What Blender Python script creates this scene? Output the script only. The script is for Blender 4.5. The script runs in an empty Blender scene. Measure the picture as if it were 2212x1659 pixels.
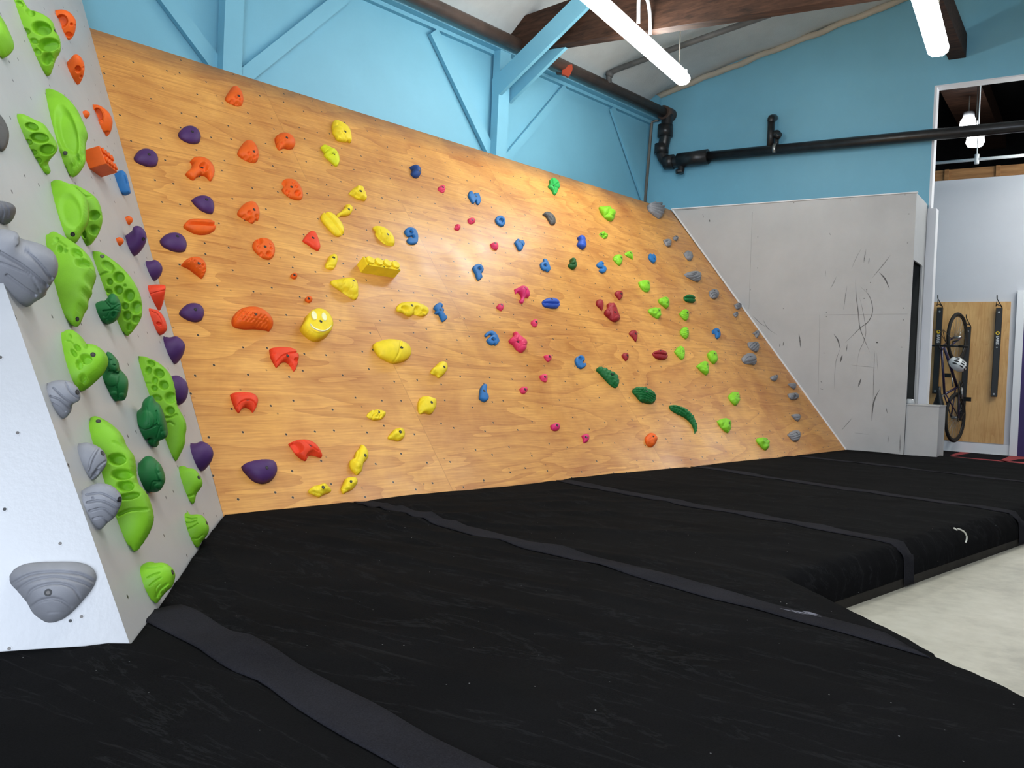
import bpy, bmesh, math, random
import numpy as np
from mathutils import Matrix, Vector, noise
from mathutils.geometry import delaunay_2d_cdt
random.seed(7)
scene = bpy.context.scene
COL = scene.collection

# ---------------------------------------------------------------- camera
IW, IH, FPX = 2212.0, 1659.0, 1909.6
CX, CY = IW/2, IH/2
YAW, PITCH, ROLL = math.radians(33.748), math.radians(-.927), math.radians(2.497)
_f = np.array([-math.sin(YAW)*math.cos(PITCH), math.cos(YAW)*math.cos(PITCH), math.sin(PITCH)])
_r = np.array([math.cos(YAW), math.sin(YAW), 0.0])
_u = np.cross(_r, _f)
CR = math.cos(ROLL)*_r + math.sin(ROLL)*_u
CU = -math.sin(ROLL)*_r + math.cos(ROLL)*_u
CF = _f
CAM = np.array([0, 0, .95])
cam_data = bpy.data.cameras.new('camera')
cam_data.sensor_width = 36.0
cam_data.sensor_fit = 'HORIZONTAL'
cam_data.lens = 36.0*FPX/IW
cam_data.clip_start = .05
cam_data.clip_end = 200
cam = bpy.data.objects.new('camera', cam_data)
COL.objects.link(cam)
cam.matrix_world = Matrix(((CR[0], CU[0], -CF[0], CAM[0]), (CR[1], CU[1], -CF[1], CAM[1]),
                           (CR[2], CU[2], -CF[2], CAM[2]), (0, 0, 0, 1)))
scene.camera = cam

# ---------------------------------------------------------------- world, daylight, exposure
vs = scene.view_settings
scene.display_settings.display_device = 'sRGB'
vs.view_transform = 'Standard'
vs.look = 'None'
vs.gamma = 1.0
vs.use_curve_mapping = False
vs.exposure = 0.0
world = bpy.data.worlds.new('world')
scene.world = world
world.use_nodes = True
bgn = world.node_tree.nodes['Background']
bgn.inputs[0].default_value = (.80, .88, 1.0, 1)
bgn.inputs[1].default_value = .20

def area_light(name, loc, target, sx, sy, power, color):
    d = bpy.data.lights.new(name, 'AREA')
    d.shape = 'RECTANGLE'; d.size = sx; d.size_y = sy; d.energy = power; d.color = color
    o = bpy.data.objects.new(name, d); COL.objects.link(o)
    o.location = loc
    o.rotation_euler = (Vector(target)-Vector(loc)).to_track_quat('-Z', 'Y').to_euler()
    return o
# daylight entering by the open shutter door behind the camera
area_light('door_daylight', (1.5, -2.6, 1.5), (-1.9, 1.2, 1.0), 2.4, 2.4, 370, (.74, .84, 1.0))
TUBE_STRENGTH = 40.0

# ---------------------------------------------------------------- geometry helpers
def proj(P):
    d = np.asarray(P, float) - CAM
    z = d @ CF
    return np.stack([CX + FPX*(d @ CR)/z, CY - FPX*(d @ CU)/z], -1)

def ray(x, y):
    d = CF*FPX + CR*(x-CX) - CU*(y-CY)
    return d/np.linalg.norm(d)

def on(x, y, p0, n):
    d = ray(x, y)
    return CAM + d*(((np.asarray(p0)-CAM) @ n)/(d @ n))

def onz(x, y, z): return on(x, y, np.array([0, 0, z]), np.array([0, 0, 1.0]))
def onY(x, y, Y): return on(x, y, np.array([0, Y, 0]), np.array([0, 1.0, 0]))
def unit(a):
    a = np.asarray(a, float); return a/np.linalg.norm(a)

def lin(c):
    c = c/255.0
    return c/12.92 if c <= .04045 else ((c+.055)/1.055)**2.4
def rgb(r, g, b): return (lin(r), lin(g), lin(b), 1)

# ---------------------------------------------------------------- materials
class NT:
    def __init__(s, name):
        s.m = bpy.data.materials.new(name); s.m.use_nodes = True
        s.t = s.m.node_tree; s.bsdf = s.t.nodes['Principled BSDF']
    def n(s, typ, **kw):
        x = s.t.nodes.new(typ)
        for k, v in kw.items(): setattr(x, k, v)
        return x
    def l(s, a, b): s.t.links.new(a, b)
    def coord(s, scale=(1, 1, 1), kind='Object', rot=(0, 0, 0), loc=(0, 0, 0)):
        c = s.n('ShaderNodeTexCoord'); mp = s.n('ShaderNodeMapping')
        s.l(c.outputs[kind], mp.inputs['Vector'])
        mp.inputs['Scale'].default_value = scale; mp.inputs['Rotation'].default_value = rot
        mp.inputs['Location'].default_value = loc
        return mp.outputs['Vector']
    def noise(s, vec, scale, detail=4, rough=.55, dist=0):
        x = s.n('ShaderNodeTexNoise'); s.l(vec, x.inputs['Vector'])
        x.inputs['Scale'].default_value = scale; x.inputs['Detail'].default_value = detail
        x.inputs['Roughness'].default_value = rough; x.inputs['Distortion'].default_value = dist
        return x.outputs['Fac']
    def ramp(s, fac, stops):
        x = s.n('ShaderNodeValToRGB'); s.l(fac, x.inputs['Fac'])
        e = x.color_ramp.elements
        while len(e) < len(stops): e.new(.5)
        for i, (p, c) in enumerate(stops):
            e[i].position = p; e[i].color = c if len(c) == 4 else (*c, 1)
        return x.outputs['Color']
    def math(s, op, a, b=None, c=None):
        x = s.n('ShaderNodeMath', operation=op)
        for i, v in enumerate((a, b, c)):
            if v is None: continue
            if isinstance(v, (int, float)): x.inputs[i].default_value = v
            else: s.l(v, x.inputs[i])
        return x.outputs[0]
    def mix(s, fac, a, b, mode='MIX'):
        x = s.n('ShaderNodeMix', data_type='RGBA', blend_type=mode)
        for i, v in ((0, fac), (6, a), (7, b)):
            if isinstance(v, (int, float)): x.inputs[i].default_value = v
            elif isinstance(v, tuple): x.inputs[i].default_value = v
            else: s.l(v, x.inputs[i])
        return x.outputs[2]
    def bump(s, h, strength=.2, dist=.01):
        b = s.n('ShaderNodeBump'); s.l(h, b.inputs['Height'])
        b.inputs['Strength'].default_value = strength; b.inputs['Distance'].default_value = dist
        s.l(b.outputs['Normal'], s.bsdf.inputs['Normal'])
    def base(s, c):
        if isinstance(c, tuple): s.bsdf.inputs['Base Color'].default_value = c
        else: s.l(c, s.bsdf.inputs['Base Color'])
    def set(s, rough=.5, spec=.5, metal=0):
        s.bsdf.inputs['Roughness'].default_value = rough
        s.bsdf.inputs['Specular IOR Level'].default_value = spec
        s.bsdf.inputs['Metallic'].default_value = metal

BW = lambda v: (v, v, v, 1)
def mat_plain(name, c, rough=.5, spec=.5, metal=0, var=.06, scale=9, bump=.0, bscale=60):
    m = NT(name); v = m.coord()
    f = m.noise(v, scale, 4)
    d = tuple(max(0, x*(1-var*2)) for x in c[:3])+(1,)
    b = tuple(min(1, x*(1+var)) for x in c[:3])+(1,)
    m.base(m.ramp(f, [(.3, d), (.7, b)]))
    m.set(rough, spec, metal)
    if bump: m.bump(m.noise(v, bscale, 3), bump, .004)
    return m.m

def mat_hold(name, c):
    m = NT(name); v = m.coord()
    f = m.noise(v, 14, 3)
    d = tuple(x*.88 for x in c[:3])+(1,)
    m.base(m.ramp(f, [(.35, d), (.65, c)]))
    m.set(.55, .35)
    m.bump(m.noise(v, 420, 2), .25, .0012)
    return m.m

def mat_emit(name, c, strength):
    m = NT(name)
    m.base((.8, .8, .8, 1))
    m.bsdf.inputs['Emission Color'].default_value = c
    m.bsdf.inputs['Emission Strength'].default_value = strength
    return m.m

def mat_wood_ply(name, light, dark, seams=True, holes=True, gscale=1.0):
    """Sheet plywood: rotary cut grain, panel joints and the bolt hole grid."""
    m = NT(name); v = m.coord()
    brick = m.n('ShaderNodeTexBrick'); m.l(v, brick.inputs['Vector'])
    brick.offset = .37; brick.squash = 1.0
    brick.inputs['Color1'].default_value = BW(0); brick.inputs['Color2'].default_value = BW(1)
    brick.inputs['Mortar'].default_value = BW(.5)
    brick.inputs['Scale'].default_value = 1
    brick.inputs['Mortar Size'].default_value = .0025
    brick.inputs['Mortar Smooth'].default_value = 0
    brick.inputs['Brick Width'].default_value = 2.44; brick.inputs['Row Height'].default_value = 1.3
    # every sheet gets its own piece of grain
    add = m.n('ShaderNodeVectorMath', operation='ADD')
    sc = m.n('ShaderNodeVectorMath', operation='SCALE')
    m.l(brick.outputs['Color'], sc.inputs[0]); sc.inputs['Scale'].default_value = 23.0
    m.l(v, add.inputs[0])
    if seams: m.l(sc.outputs[0], add.inputs[1])
    mp = m.n('ShaderNodeMapping'); m.l(add.outputs[0], mp.inputs['Vector'])
    mp.inputs['Scale'].default_value = (.26*gscale, 1.7*gscale, 1)
    n1 = m.noise(mp.outputs[0], 1.15, 3, .5, .5)
    rings = m.math('FRACT', m.math('MULTIPLY', n1, 11.0))
    saw = m.math('POWER', rings, 2.4)
    mp2 = m.n('ShaderNodeMapping'); m.l(add.outputs[0], mp2.inputs['Vector'])
    mp2.inputs['Scale'].default_value = (2.2, 46, 1)
    fine = m.noise(mp2.outputs[0], 2.2, 5, .6, .3)
    blotch = m.noise(v, 1.9, 5, .6, .5)
    mid = tuple((a+b)/2 for a, b in zip(light, dark))
    k = m.math('ADD', m.math('MULTIPLY', saw, .15), m.math('ADD', m.math('MULTIPLY', fine, .46), m.math('MULTIPLY', blotch, .66)))
    c = m.ramp(k, [(.36, light), (.60, mid), (.88, dark)])
    # small dark knots
    vor = m.n('ShaderNodeTexVoronoi'); m.l(v, vor.inputs['Vector']); vor.inputs['Scale'].default_value = .85
    kn = m.ramp(vor.outputs['Distance'], [(.0, BW(1)), (.055, BW(0))])
    c = m.mix(m.math('MULTIPLY', kn, .35), c, tuple(x*.45 for x in dark[:3])+(1,))
    if seams:
        c = m.mix(m.math('MULTIPLY', brick.outputs['Fac'], .35), c, tuple(x*.55 for x in dark[:3])+(1,))
    if holes:
        # hand dirt along the top edge
        sp = m.n('ShaderNodeSeparateXYZ'); m.l(v, sp.inputs[0])
        top = m.math('MULTIPLY', m.math('SMOOTH_MAX', m.math('MULTIPLY', m.math('SUBTRACT', sp.outputs['Y'], 3.42), 4.2), 0.0, .1), m.noise(m.coord(scale=(.9, 2, 1)), 2.4, 5, .65, .6))
        c = m.mix(m.math('MINIMUM', m.math('MULTIPLY', top, 1.25), .75), c, rgb(92, 76, 66))
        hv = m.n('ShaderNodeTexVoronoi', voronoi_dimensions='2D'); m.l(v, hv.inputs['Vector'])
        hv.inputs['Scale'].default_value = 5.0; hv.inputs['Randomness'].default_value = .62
        hole = m.ramp(hv.outputs['Distance'], [(.030, BW(1)), (.040, BW(0))])  # dark dots paint the shade inside bolt holes; none are cut
        rim = m.ramp(hv.outputs['Distance'], [(.042, BW(1)), (.052, BW(0))])
        c = m.mix(m.math('MULTIPLY', rim, .18), c, rgb(235, 215, 180))
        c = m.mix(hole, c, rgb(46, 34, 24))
        sv = m.n('ShaderNodeTexVoronoi', voronoi_dimensions='2D'); m.l(m.coord(loc=(3.3, 1.7, 0)), sv.inputs['Vector'])
        sv.inputs['Scale'].default_value = 2.6
        scw = m.ramp(sv.outputs['Distance'], [(.012, BW(1)), (.018, BW(0))])
        c = m.mix(m.math('MULTIPLY', scw, .6), c, rgb(105, 75, 45))
    m.base(c)
    m.set(.36, .42)
    rr = m.ramp(m.noise(v, 2.6, 4), [(.3, BW(.30)), (.7, BW(.48))])
    m.l(rr, m.bsdf.inputs['Roughness'])
    m.bump(m.noise(v, 7, 4), .06, .02)
    return m.m

def mat_painted(name, c, rough=.45, dots=0, var=.05, gloss_bump=.05):
    m = NT(name); v = m.coord()
    f = m.noise(v, 2.2, 5, .6)
    d = tuple(x*(1-var*2) for x in c[:3])+(1,)
    col = m.ramp(f, [(.3, d), (.7, c)])
    if dots:
        hv = m.n('ShaderNodeTexVoronoi', voronoi_dimensions='2D'); m.l(v, hv.inputs['Vector'])
        hv.inputs['Scale'].default_value = dots; hv.inputs['Randomness'].default_value = .7
        col = m.mix(m.ramp(hv.outputs['Distance'], [(.022, BW(1)), (.034, BW(0))]), col, rgb(48, 46, 46))
    m.base(col); m.set(rough, .4)
    m.bump(m.noise(v, 55, 3), gloss_bump, .01)
    return m.m

def mat_carpet(name, c, speck=0.0, sheen=.0):
    m = NT(name); v = m.coord()
    f = m.noise(v, 260, 3, .7)
    g = m.noise(v, 2.0, 5, .6)
    k = m.math('ADD', m.math('MULTIPLY', f, .6), m.math('MULTIPLY', g, .4))
    col = m.ramp(k, [(.32, tuple(x*.55 for x in c[:3])+(1,)), (.68, tuple(x*1.5 for x in c[:3])+(1,))])
    if speck:
        vo = m.n('ShaderNodeTexVoronoi', voronoi_dimensions='3D'); m.l(v, vo.inputs['Vector'])
        vo.inputs['Scale'].default_value = 17
        sp = m.ramp(vo.outputs['Distance'], [(.026*speck, BW(1)), (.038*speck, BW(0))])
        dense = m.ramp(m.noise(v, 1.1, 2), [(.40, BW(.25)), (.60, BW(1))])
        col = m.mix(m.math('MULTIPLY', sp, dense), col, rgb(150, 150, 150))
        # faint lighter streaks standing for fold lines
        st = m.noise(m.coord(scale=(.6, 3.0, 1), rot=(0, 0, math.radians(-14))), 1.6, 6, .65, .8)
        ln = m.ramp(m.math('ABSOLUTE', m.math('SUBTRACT', st, .5)), [(.0, BW(1)), (.012, BW(0))])
        col = m.mix(m.math('MULTIPLY', ln, .75), col, tuple(x*2.6 for x in c[:3])+(1,))
    m.base(col); m.set(.98, .03)
    m.bump(f, .5, .003)
    return m.m

def mat_concrete(name):
    m = NT(name); v = m.coord()
    f = m.noise(v, 1.6, 8, .65, .4); g = m.noise(v, 14, 6, .6)
    k = m.math('ADD', m.math('MULTIPLY', f, .65), m.math('MULTIPLY', g, .35))
    m.base(m.ramp(k, [(.3, rgb(158, 153, 138)), (.5, rgb(190, 185, 169)), (.68, rgb(206, 201, 186))]))
    m.set(.42, .35); m.bump(g, .05, .01)
    return m.m

def mat_timber(name, light, dark, axis=(1.5, 20, 20)):
    m = NT(name); v = m.coord(scale=axis)
    f = m.noise(v, 1.3, 6, .62, .5)
    m.base(m.ramp(f, [(.3, dark), (.7, light)])); m.set(.7, .2)
    m.bump(f, .15, .01)
    return m.m

M = {}
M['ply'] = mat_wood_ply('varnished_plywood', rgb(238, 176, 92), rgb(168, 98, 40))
M['ply_board'] = mat_wood_ply('plain_plywood', rgb(226, 182, 120), rgb(186, 134, 74), seams=False, holes=False, gscale=1.6)
GREY = rgb(187, 187, 187)
M['grey_panel'] = mat_painted('grey_panel_paint', GREY, .42, dots=4.6)
M['grey_paint'] = mat_painted('grey_wall_paint', GREY, .33, var=.06)
M['blue_wall'] = mat_painted('blue_wall_paint', rgb(126, 188, 211), .5, var=.03)
M['white_wall'] = mat_painted('pale_wall_paint', rgb(204, 205, 212), .55, var=.02)
M['white_trim'] = mat_painted('white_trim_paint', rgb(232, 232, 236), .4, var=.02)
M['ceiling'] = mat_painted('insulation_fabric', rgb(205, 208, 207), .7, var=.08, gloss_bump=.3)
M['tan'] = mat_painted('insulation_edge', rgb(196, 186, 168), .8, var=.10)
M['timber'] = mat_timber('dark_timber', rgb(80, 54, 40), rgb(34, 22, 16))
M['header'] = mat_timber('header_timber', rgb(168, 122, 80), rgb(120, 84, 52))
M['pipe_brown'] = mat_plain('brown_pipe_paint', rgb(84, 68, 60), .5, .4, var=.2, scale=6, bump=.1)
M['pipe_black'] = mat_plain('black_pipe_paint', rgb(38, 37, 38), .35, .5, var=.25, scale=12, bump=.15)
M['pipe_grey'] = mat_plain('grey_pipe_paint', rgb(88, 88, 88), .5, .4, var=.15)
M['inner_shade'] = mat_plain('shaded_inner_board', rgb(66, 68, 66), .8, .2)  # dark tone paints in the shade inside the partition doorway
M['conduit'] = mat_plain('conduit_metal', rgb(128, 122, 114), .5, .4, metal=.3)
M['white_metal'] = mat_plain('white_enamel', rgb(225, 226, 228), .4, .4, var=.02)
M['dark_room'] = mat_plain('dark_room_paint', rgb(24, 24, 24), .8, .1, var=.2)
M['concrete'] = mat_concrete('polished_concrete')
M['mat'] = mat_carpet('black_mat_carpet', (.0066, .0066, .0070, 1), speck=1.0)
M['strap'] = mat_carpet('dark_grey_strap', (.0195, .019, .0225, 1))
M['mat_base'] = mat_plain('mat_base_board', rgb(44, 40, 35), .7, .2, var=.2)
M['carpet_black'] = mat_carpet('black_lobby_carpet', (.012, .011, .013, 1))
M['carpet_red'] = mat_carpet('red_lobby_carpet', rgb(156, 74, 76))
M['scuff'] = mat_plain('black_scuff', rgb(132, 131, 130), .7, .2, var=.25, scale=20)
M['scuff_dark'] = mat_plain('dark_scuff', rgb(106, 105, 105), .7, .2, var=.2, scale=20)
M['seam'] = mat_plain('panel_seam', rgb(140, 139, 138), .8, .1)  # plain grey of the panel joint lines and bolt dots
M['chalk'] = mat_plain('chalk_dust', rgb(120, 120, 130), .9, .1, var=.3, scale=40)
M['bolt_dark'] = mat_plain('bolt_socket', rgb(26, 24, 24), .5, .4)
M['bolt_steel'] = mat_plain('bolt_steel', rgb(70, 66, 62), .4, .5, metal=.5)
M['black_metal'] = mat_plain('black_powder_coat', rgb(26, 26, 27), .4, .45)
M['tyre'] = mat_plain('tyre_rubber', rgb(40, 38, 36), .8, .25, bump=.3)
M['frame_purple'] = mat_plain('bike_frame_paint', rgb(40, 34, 66), .3, .5)
M['steel'] = mat_plain('bright_steel', rgb(170, 170, 168), .3, .5, metal=.8)
M['helmet'] = mat_plain('helmet_shell', rgb(226, 228, 228), .35, .5, var=.02)
M['logo_yellow'] = mat_plain('logo_yellow', rgb(228, 190, 40), .5, .4)
M['logo_white'] = mat_plain('logo_white', rgb(228, 228, 228), .5, .4)
M['door_purple'] = mat_plain('purple_door_paint', rgb(52, 34, 92), .5, .4)
M['string'] = mat_plain('white_string', rgb(225, 222, 208), .8, .2)
M['clear'] = mat_plain('clear_plastic', rgb(205, 207, 208), .2, .6)
M['tube'] = mat_emit('lit_tube', (.97, 1.0, .97, 1), TUBE_STRENGTH)
M['far_lamp'] = mat_emit('lit_far_lamp', (.95, .97, 1.0, 1), 14.0)
HC = dict(orange=(238, 100, 20), redorange=(242, 70, 34), purple=(78, 44, 100), yellow=(253, 222, 42), lemon=(228, 232, 36),
          blue=(38, 112, 178), royal=(44, 84, 184), navy=(36, 74, 140), pink=(236, 58, 104), magenta=(222, 46, 110),
          darkred=(158, 30, 38), lime=(138, 208, 40), pod=(126, 186, 34), green=(22, 110, 52), kelly=(48, 172, 78),
          forest=(28, 92, 36), grey=(140, 140, 144), darkgrey=(102, 102, 106), charcoal=(88, 86, 84), rust=(176, 66, 34))
for k, v in HC.items(): M['hold_'+k] = mat_hold('hold_'+k, rgb(*v))
M['white_inlay'] = mat_hold('hold_white_inlay', rgb(250, 246, 190))

# ---------------------------------------------------------------- object helpers
def tag(o, label, cat, group=None, kind=None):
    if label: o['label'] = label
    if cat: o['category'] = cat
    if group: o['group'] = group
    if kind: o['kind'] = kind
    return o

def thing(name, label, cat, loc=(0, 0, 0), group=None, kind=None):
    o = bpy.data.objects.new(name, None); COL.objects.link(o)
    o.empty_display_size = .1; o.location = Vector([float(x) for x in loc])
    return tag(o, label, cat, group, kind)

class MB:
    """collects shapes in world space, then links them as ONE mesh object"""
    def __init__(s): s.v = []; s.f = []; s.mi = []; s.sm = []
    def add(s, verts, faces, mi=0, smooth=False):
        b = len(s.v)
        s.v += [tuple(float(c) for c in p) for p in verts]
        s.f += [tuple(b+i for i in f) for f in faces]
        s.mi += [mi]*len(faces); s.sm += [smooth]*len(faces)
        return s
    def box(s, lo, hi, mi=0):
        x0, y0, z0 = lo; x1, y1, z1 = hi
        return s.add([(x0, y0, z0), (x1, y0, z0), (x1, y1, z0), (x0, y1, z0), (x0, y0, z1), (x1, y0, z1), (x1, y1, z1), (x0, y1, z1)],
                     [(0, 3, 2, 1), (4, 5, 6, 7), (0, 1, 5, 4), (1, 2, 6, 5), (2, 3, 7, 6), (3, 0, 4, 7)], mi)
    def prism(s, pts, off, mi=0):
        """polygon (3D points) thickened by the vector off"""
        n = len(pts); off = np.asarray(off, float)
        a = [np.asarray(p, float) for p in pts]
        return s.add(a+[p+off for p in a],
                     [tuple(range(n)), tuple(range(2*n-1, n-1, -1))]+[(i, i+n, (i+1) % n+n, (i+1) % n) for i in range(n)], mi)
    def bar(s, a, b, w, h, up=(0, 0, 1), mi=0):
        a = np.asarray(a, float); b = np.asarray(b, float); d = unit(b-a); up = np.asarray(up, float)
        sd = unit(np.cross(d, up)); up = np.cross(sd, d)
        c = [sd*w/2+up*h/2, -sd*w/2+up*h/2, -sd*w/2-up*h/2, sd*w/2-up*h/2]
        return s.add([a+q for q in c]+[b+q for q in c], [(3, 2, 1, 0), (4, 5, 6, 7), (0, 1, 5, 4), (1, 2, 6, 5), (2, 3, 7, 6), (3, 0, 4, 7)], mi)
    def tube(s, pts, r, seg=10, mi=0, caps=True, closed=False):
        P = [np.asarray(p, float) for p in pts]; n = len(P)
        R = r if hasattr(r, '__len__') else [r]*n
        T = []
        for i in range(n):
            a = P[(i-1) % n] if closed or i else P[i]; b = P[(i+1) % n] if closed or i < n-1 else P[i]
            T.append(unit(b-a))
        ref = np.array([0, 0, 1.0]) if abs(T[0][2]) < .9 else np.array([1.0, 0, 0])
        x = unit(np.cross(T[0], ref)); V = []
        for i in range(n):
            x = unit(x-T[i]*(x@T[i])); y = np.cross(T[i], x)
            for k in range(seg):
                a = 2*math.pi*k/seg
                V.append(P[i]+R[i]*(x*math.cos(a)+y*math.sin(a)))
        F = []
        for i in range(n if closed else n-1):
            j = (i+1) % n
            for k in range(seg):
                F.append((i*seg+k, i*seg+(k+1) % seg, j*seg+(k+1) % seg, j*seg+k))
        s.add(V, F, mi, True)
        if caps and not closed:
            s.add(V[:seg], [tuple(range(seg-1, -1, -1))], mi); s.add(V[-seg:], [tuple(range(seg))], mi)
        return s
    def disc(s, c, n, r, t, seg=20, mi=0):
        n = unit(n); c = np.asarray(c, float)
        return s.tube([c, c+n*t], r, seg, mi)
    def ball(s, c, r, seg=14, mi=0, sc=(1, 1, 1)):
        V = []; F = []; c = np.asarray(c, float); m = seg//2
        for i in range(m+1):
            t = math.pi*i/m
            for k in range(seg):
                a = 2*math.pi*k/seg
                V.append(c+r*np.array([math.sin(t)*math.cos(a)*sc[0], math.sin(t)*math.sin(a)*sc[1], math.cos(t)*sc[2]]))
        for i in range(m):
            for k in range(seg):
                F.append((i*seg+k, (i+1)*seg+k, (i+1)*seg+(k+1) % seg, i*seg+(k+1) % seg))
        return s.add(V, F, mi, True)
    def build(s, name, mats, parent=None, origin=None, frame=None, bevel=0):
        """origin / frame: where the object's own axes sit (world)"""
        mats = mats if isinstance(mats, (list, tuple)) else [mats]
        if frame is None:
            o3 = np.asarray(origin if origin is not None else np.mean(np.array(s.v), 0), float)
            frame = Matrix.Translation(Vector([float(x) for x in o3]))
        inv = frame.inverted()
        me = bpy.data.meshes.new(name)
        me.from_pydata([inv @ Vector(p) for p in s.v], [], s.f)
        for m in mats: me.materials.append(m)
        me.polygons.foreach_set('material_index', s.mi)
        me.polygons.foreach_set('use_smooth', s.sm)
        bm = bmesh.new(); bm.from_mesh(me)
        bmesh.ops.remove_doubles(bm, verts=bm.verts, dist=1e-6)
        bmesh.ops.recalc_face_normals(bm, faces=bm.faces)
        bm.to_mesh(me); bm.free()
        o = bpy.data.objects.new(name, me); COL.objects.link(o)
        o.matrix_world = frame
        if parent:
            o.parent = parent
            o.matrix_parent_inverse = parent.matrix_world.inverted() if parent.type == 'MESH' else Matrix.Translation(-parent.location)
        if bevel:
            b = o.modifiers.new('bevel', 'BEVEL'); b.width = bevel; b.segments = 2; b.limit_method = 'ANGLE'
        return o

def frame_of(o3, x, y, z):
    return Matrix(((x[0], y[0], z[0], o3[0]), (x[1], y[1], z[1], o3[1]), (x[2], y[2], z[2], o3[2]), (0, 0, 0, 1)))

def smooth_line(pts, n):
    """Catmull-Rom through points of any dimension"""
    P = [np.asarray(p, float) for p in pts]
    P = [2*P[0]-P[1]]+P+[2*P[-1]-P[-2]]
    out = []
    for i in range(1, len(P)-2):
        for k in range(n):
            t = k/n
            out.append(.5*((2*P[i])+(-P[i-1]+P[i+1])*t+(2*P[i-1]-5*P[i]+4*P[i+1]-P[i+2])*t*t+(-P[i-1]+3*P[i]-3*P[i+1]+P[i+2])*t**3))
    out.append(P[-2]); return out
# ---------------------------------------------------------------- main planes (metres, z up, y towards the far wall)
MZ = .20                                    # top of the crash mats
c1 = onz(482, 1113, MZ); c3 = onz(1827, 972, MZ)
YG = float(c3[1])                           # face of the far grey partition
PU = unit(c3-c1)
_tr = onY(1450, 455, YG)
PN = unit(np.cross(PU, _tr-c1)); PV = np.cross(PN, PU)
def uv_of(p): return np.array([(p-c1)@PU, (p-c1)@PV])
def ply(u, v, h=0): return c1+PU*u+PV*v+PN*h
tl = on(193, 60, c1, PN)
YF = 11.27                                  # far blue wall
wl = onz(280, 1390, MZ)
GN = unit(np.cross(wl-c1, tl-c1))
if GN @ (CAM-c1) < 0: GN = -GN
we = unit(on(0, 590, c1, GN)-wl)            # leaning edge between grey side and white front
WB = unit(onz(0, 1410, MZ)-wl)
WN = unit(np.cross(WB, we))
if WN @ (CAM-wl) < 0: WN = -WN
BT = np.array([math.sin(math.radians(7.59)), math.cos(math.radians(7.59)), 0])   # along the blue wall
BN = np.array([BT[1], -BT[0], 0])           # its normal, into the room
BC = onY(1404, 264, YF)                     # far corner of the blue wall
def onblue(x, y, d=0): return on(x, y, BC+BN*d, BN)
YB = 14.9                                   # lobby wall with the bicycle

gx = .5*(float(onY(1980, 414, YG)[0])+float(onY(1952, 979, YG)[0]))     # right end of the grey partition
S = 'structure'
# floor
MB().box((-9, -7, -.1), (6, 24, 0)).build('floor', M['concrete'], origin=(0, 0, 0))
tag(bpy.data.objects['floor'], 'pale polished concrete floor right of the black mats', 'floor', kind=S)

# blue walls
b0 = BC-BT*16; b0[2] = 0; b1 = BC.copy(); b1[2] = 0
MB().prism([b0, b1, b1+np.array([0, 0, 5.2]), b0+np.array([0, 0, 5.2])], -BN*.15).build('wall_left', M['blue_wall'])
tag(bpy.data.objects['wall_left'], 'blue painted wall above the plywood climbing wall', 'wall', kind=S)
OX = float(onY(2016, 300, YF)[0]); OZ = float(onY(2110, 174, YF)[2])
w = MB()
X0 = float(BC[0])-.3
w.box((X0, YF, 0), (OX, YF+.14, 7))
w.box((OX, YF, OZ), (4, YF+.14, 7))
w.build('wall_far', M['blue_wall'], origin=(0, YF, 0))
tag(bpy.data.objects['wall_far'], 'blue end wall with the dark opening on the right', 'wall', kind=S)
MB().box((OX-.012, YF-.012, 0), (OX+.015, YF+.15, OZ)).build('trim_1', M['white_trim'])
tag(bpy.data.objects['trim_1'], 'white upright trim on the edge of the blue end wall', 'trim', kind=S)
MB().box((OX, YF-.01, OZ-.016), (4, YF+.15, OZ)).build('trim_2', M['white_trim'])
tag(bpy.data.objects['trim_2'], 'thin white edge along the top of the dark opening', 'trim', kind=S)

# ceiling: insulation fabric sloping up to the right, slightly sagging
ZC0 = float(onY(1395, 215, YF)[2]); XC0 = float(onY(1395, 215, YF)[0])
p2_ = onY(1660, 110, YF)
CS = float((p2_[2]-ZC0)/(p2_[0]-XC0))
def zceil(x, y=YF):
    d = (x-BC[0])*BN[0]+(y-BC[1])*BN[1]
    return ZC0+CS/BN[0]*d-.34*max(0, 1-max(0, d)/.75)**1.5*min(1, max(0, (YF-.10-y)/.25))
V = []; F = []; nx, ny = 52, 90
for j in range(ny+1):
    for i in range(nx+1):
        d = -.25+10.5*(i/nx)**1.3; t = -17+(17+.133*d+.02)*j/ny
        x = BC[0]+BN[0]*d+BT[0]*t; y = BC[1]+BN[1]*d+BT[1]*t
        s = noise.noise(Vector((x*1.3, y*.9, 0)))*.05+noise.noise(Vector((x*3.4, y*2.1, 4)))*.025
        sag = -.10*abs(math.sin((t+3.1)*math.pi/2.6))*min(1, max(.2, -t/.6))
        V.append((x, y, zceil(x, y)+s*min(1, max(.1, d/.5))+sag*min(1, max(0, d/.8))+.04))
for j in range(ny):
    for i in range(nx):
        a = j*(nx+1)+i; F.append((a, a+nx+1, a+nx+2, a+1))
o = MB().add(V, F, smooth=True).build('ceiling', M['ceiling'], origin=(-3, 4, 5))
tag(o, 'white insulation fabric on the sloping roof underside', 'ceiling', kind=S)
# frayed tan edge of the fabric along the end wall
pts = []
for k in range(60):
    x = XC0-.05+4.4*k/59
    pts.append((x, YF-.03, zceil(x, YF)-.015+.02*noise.noise(Vector((x*4, 0, 0)))))
o = MB().tube(pts, [.04+.012*noise.noise(Vector((p[0]*6, 2, 0))) for p in pts], 8).build('trim_3', M['tan'])
tag(o, 'frayed tan strip where ceiling fabric meets the end wall', 'trim', kind=S)

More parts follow.
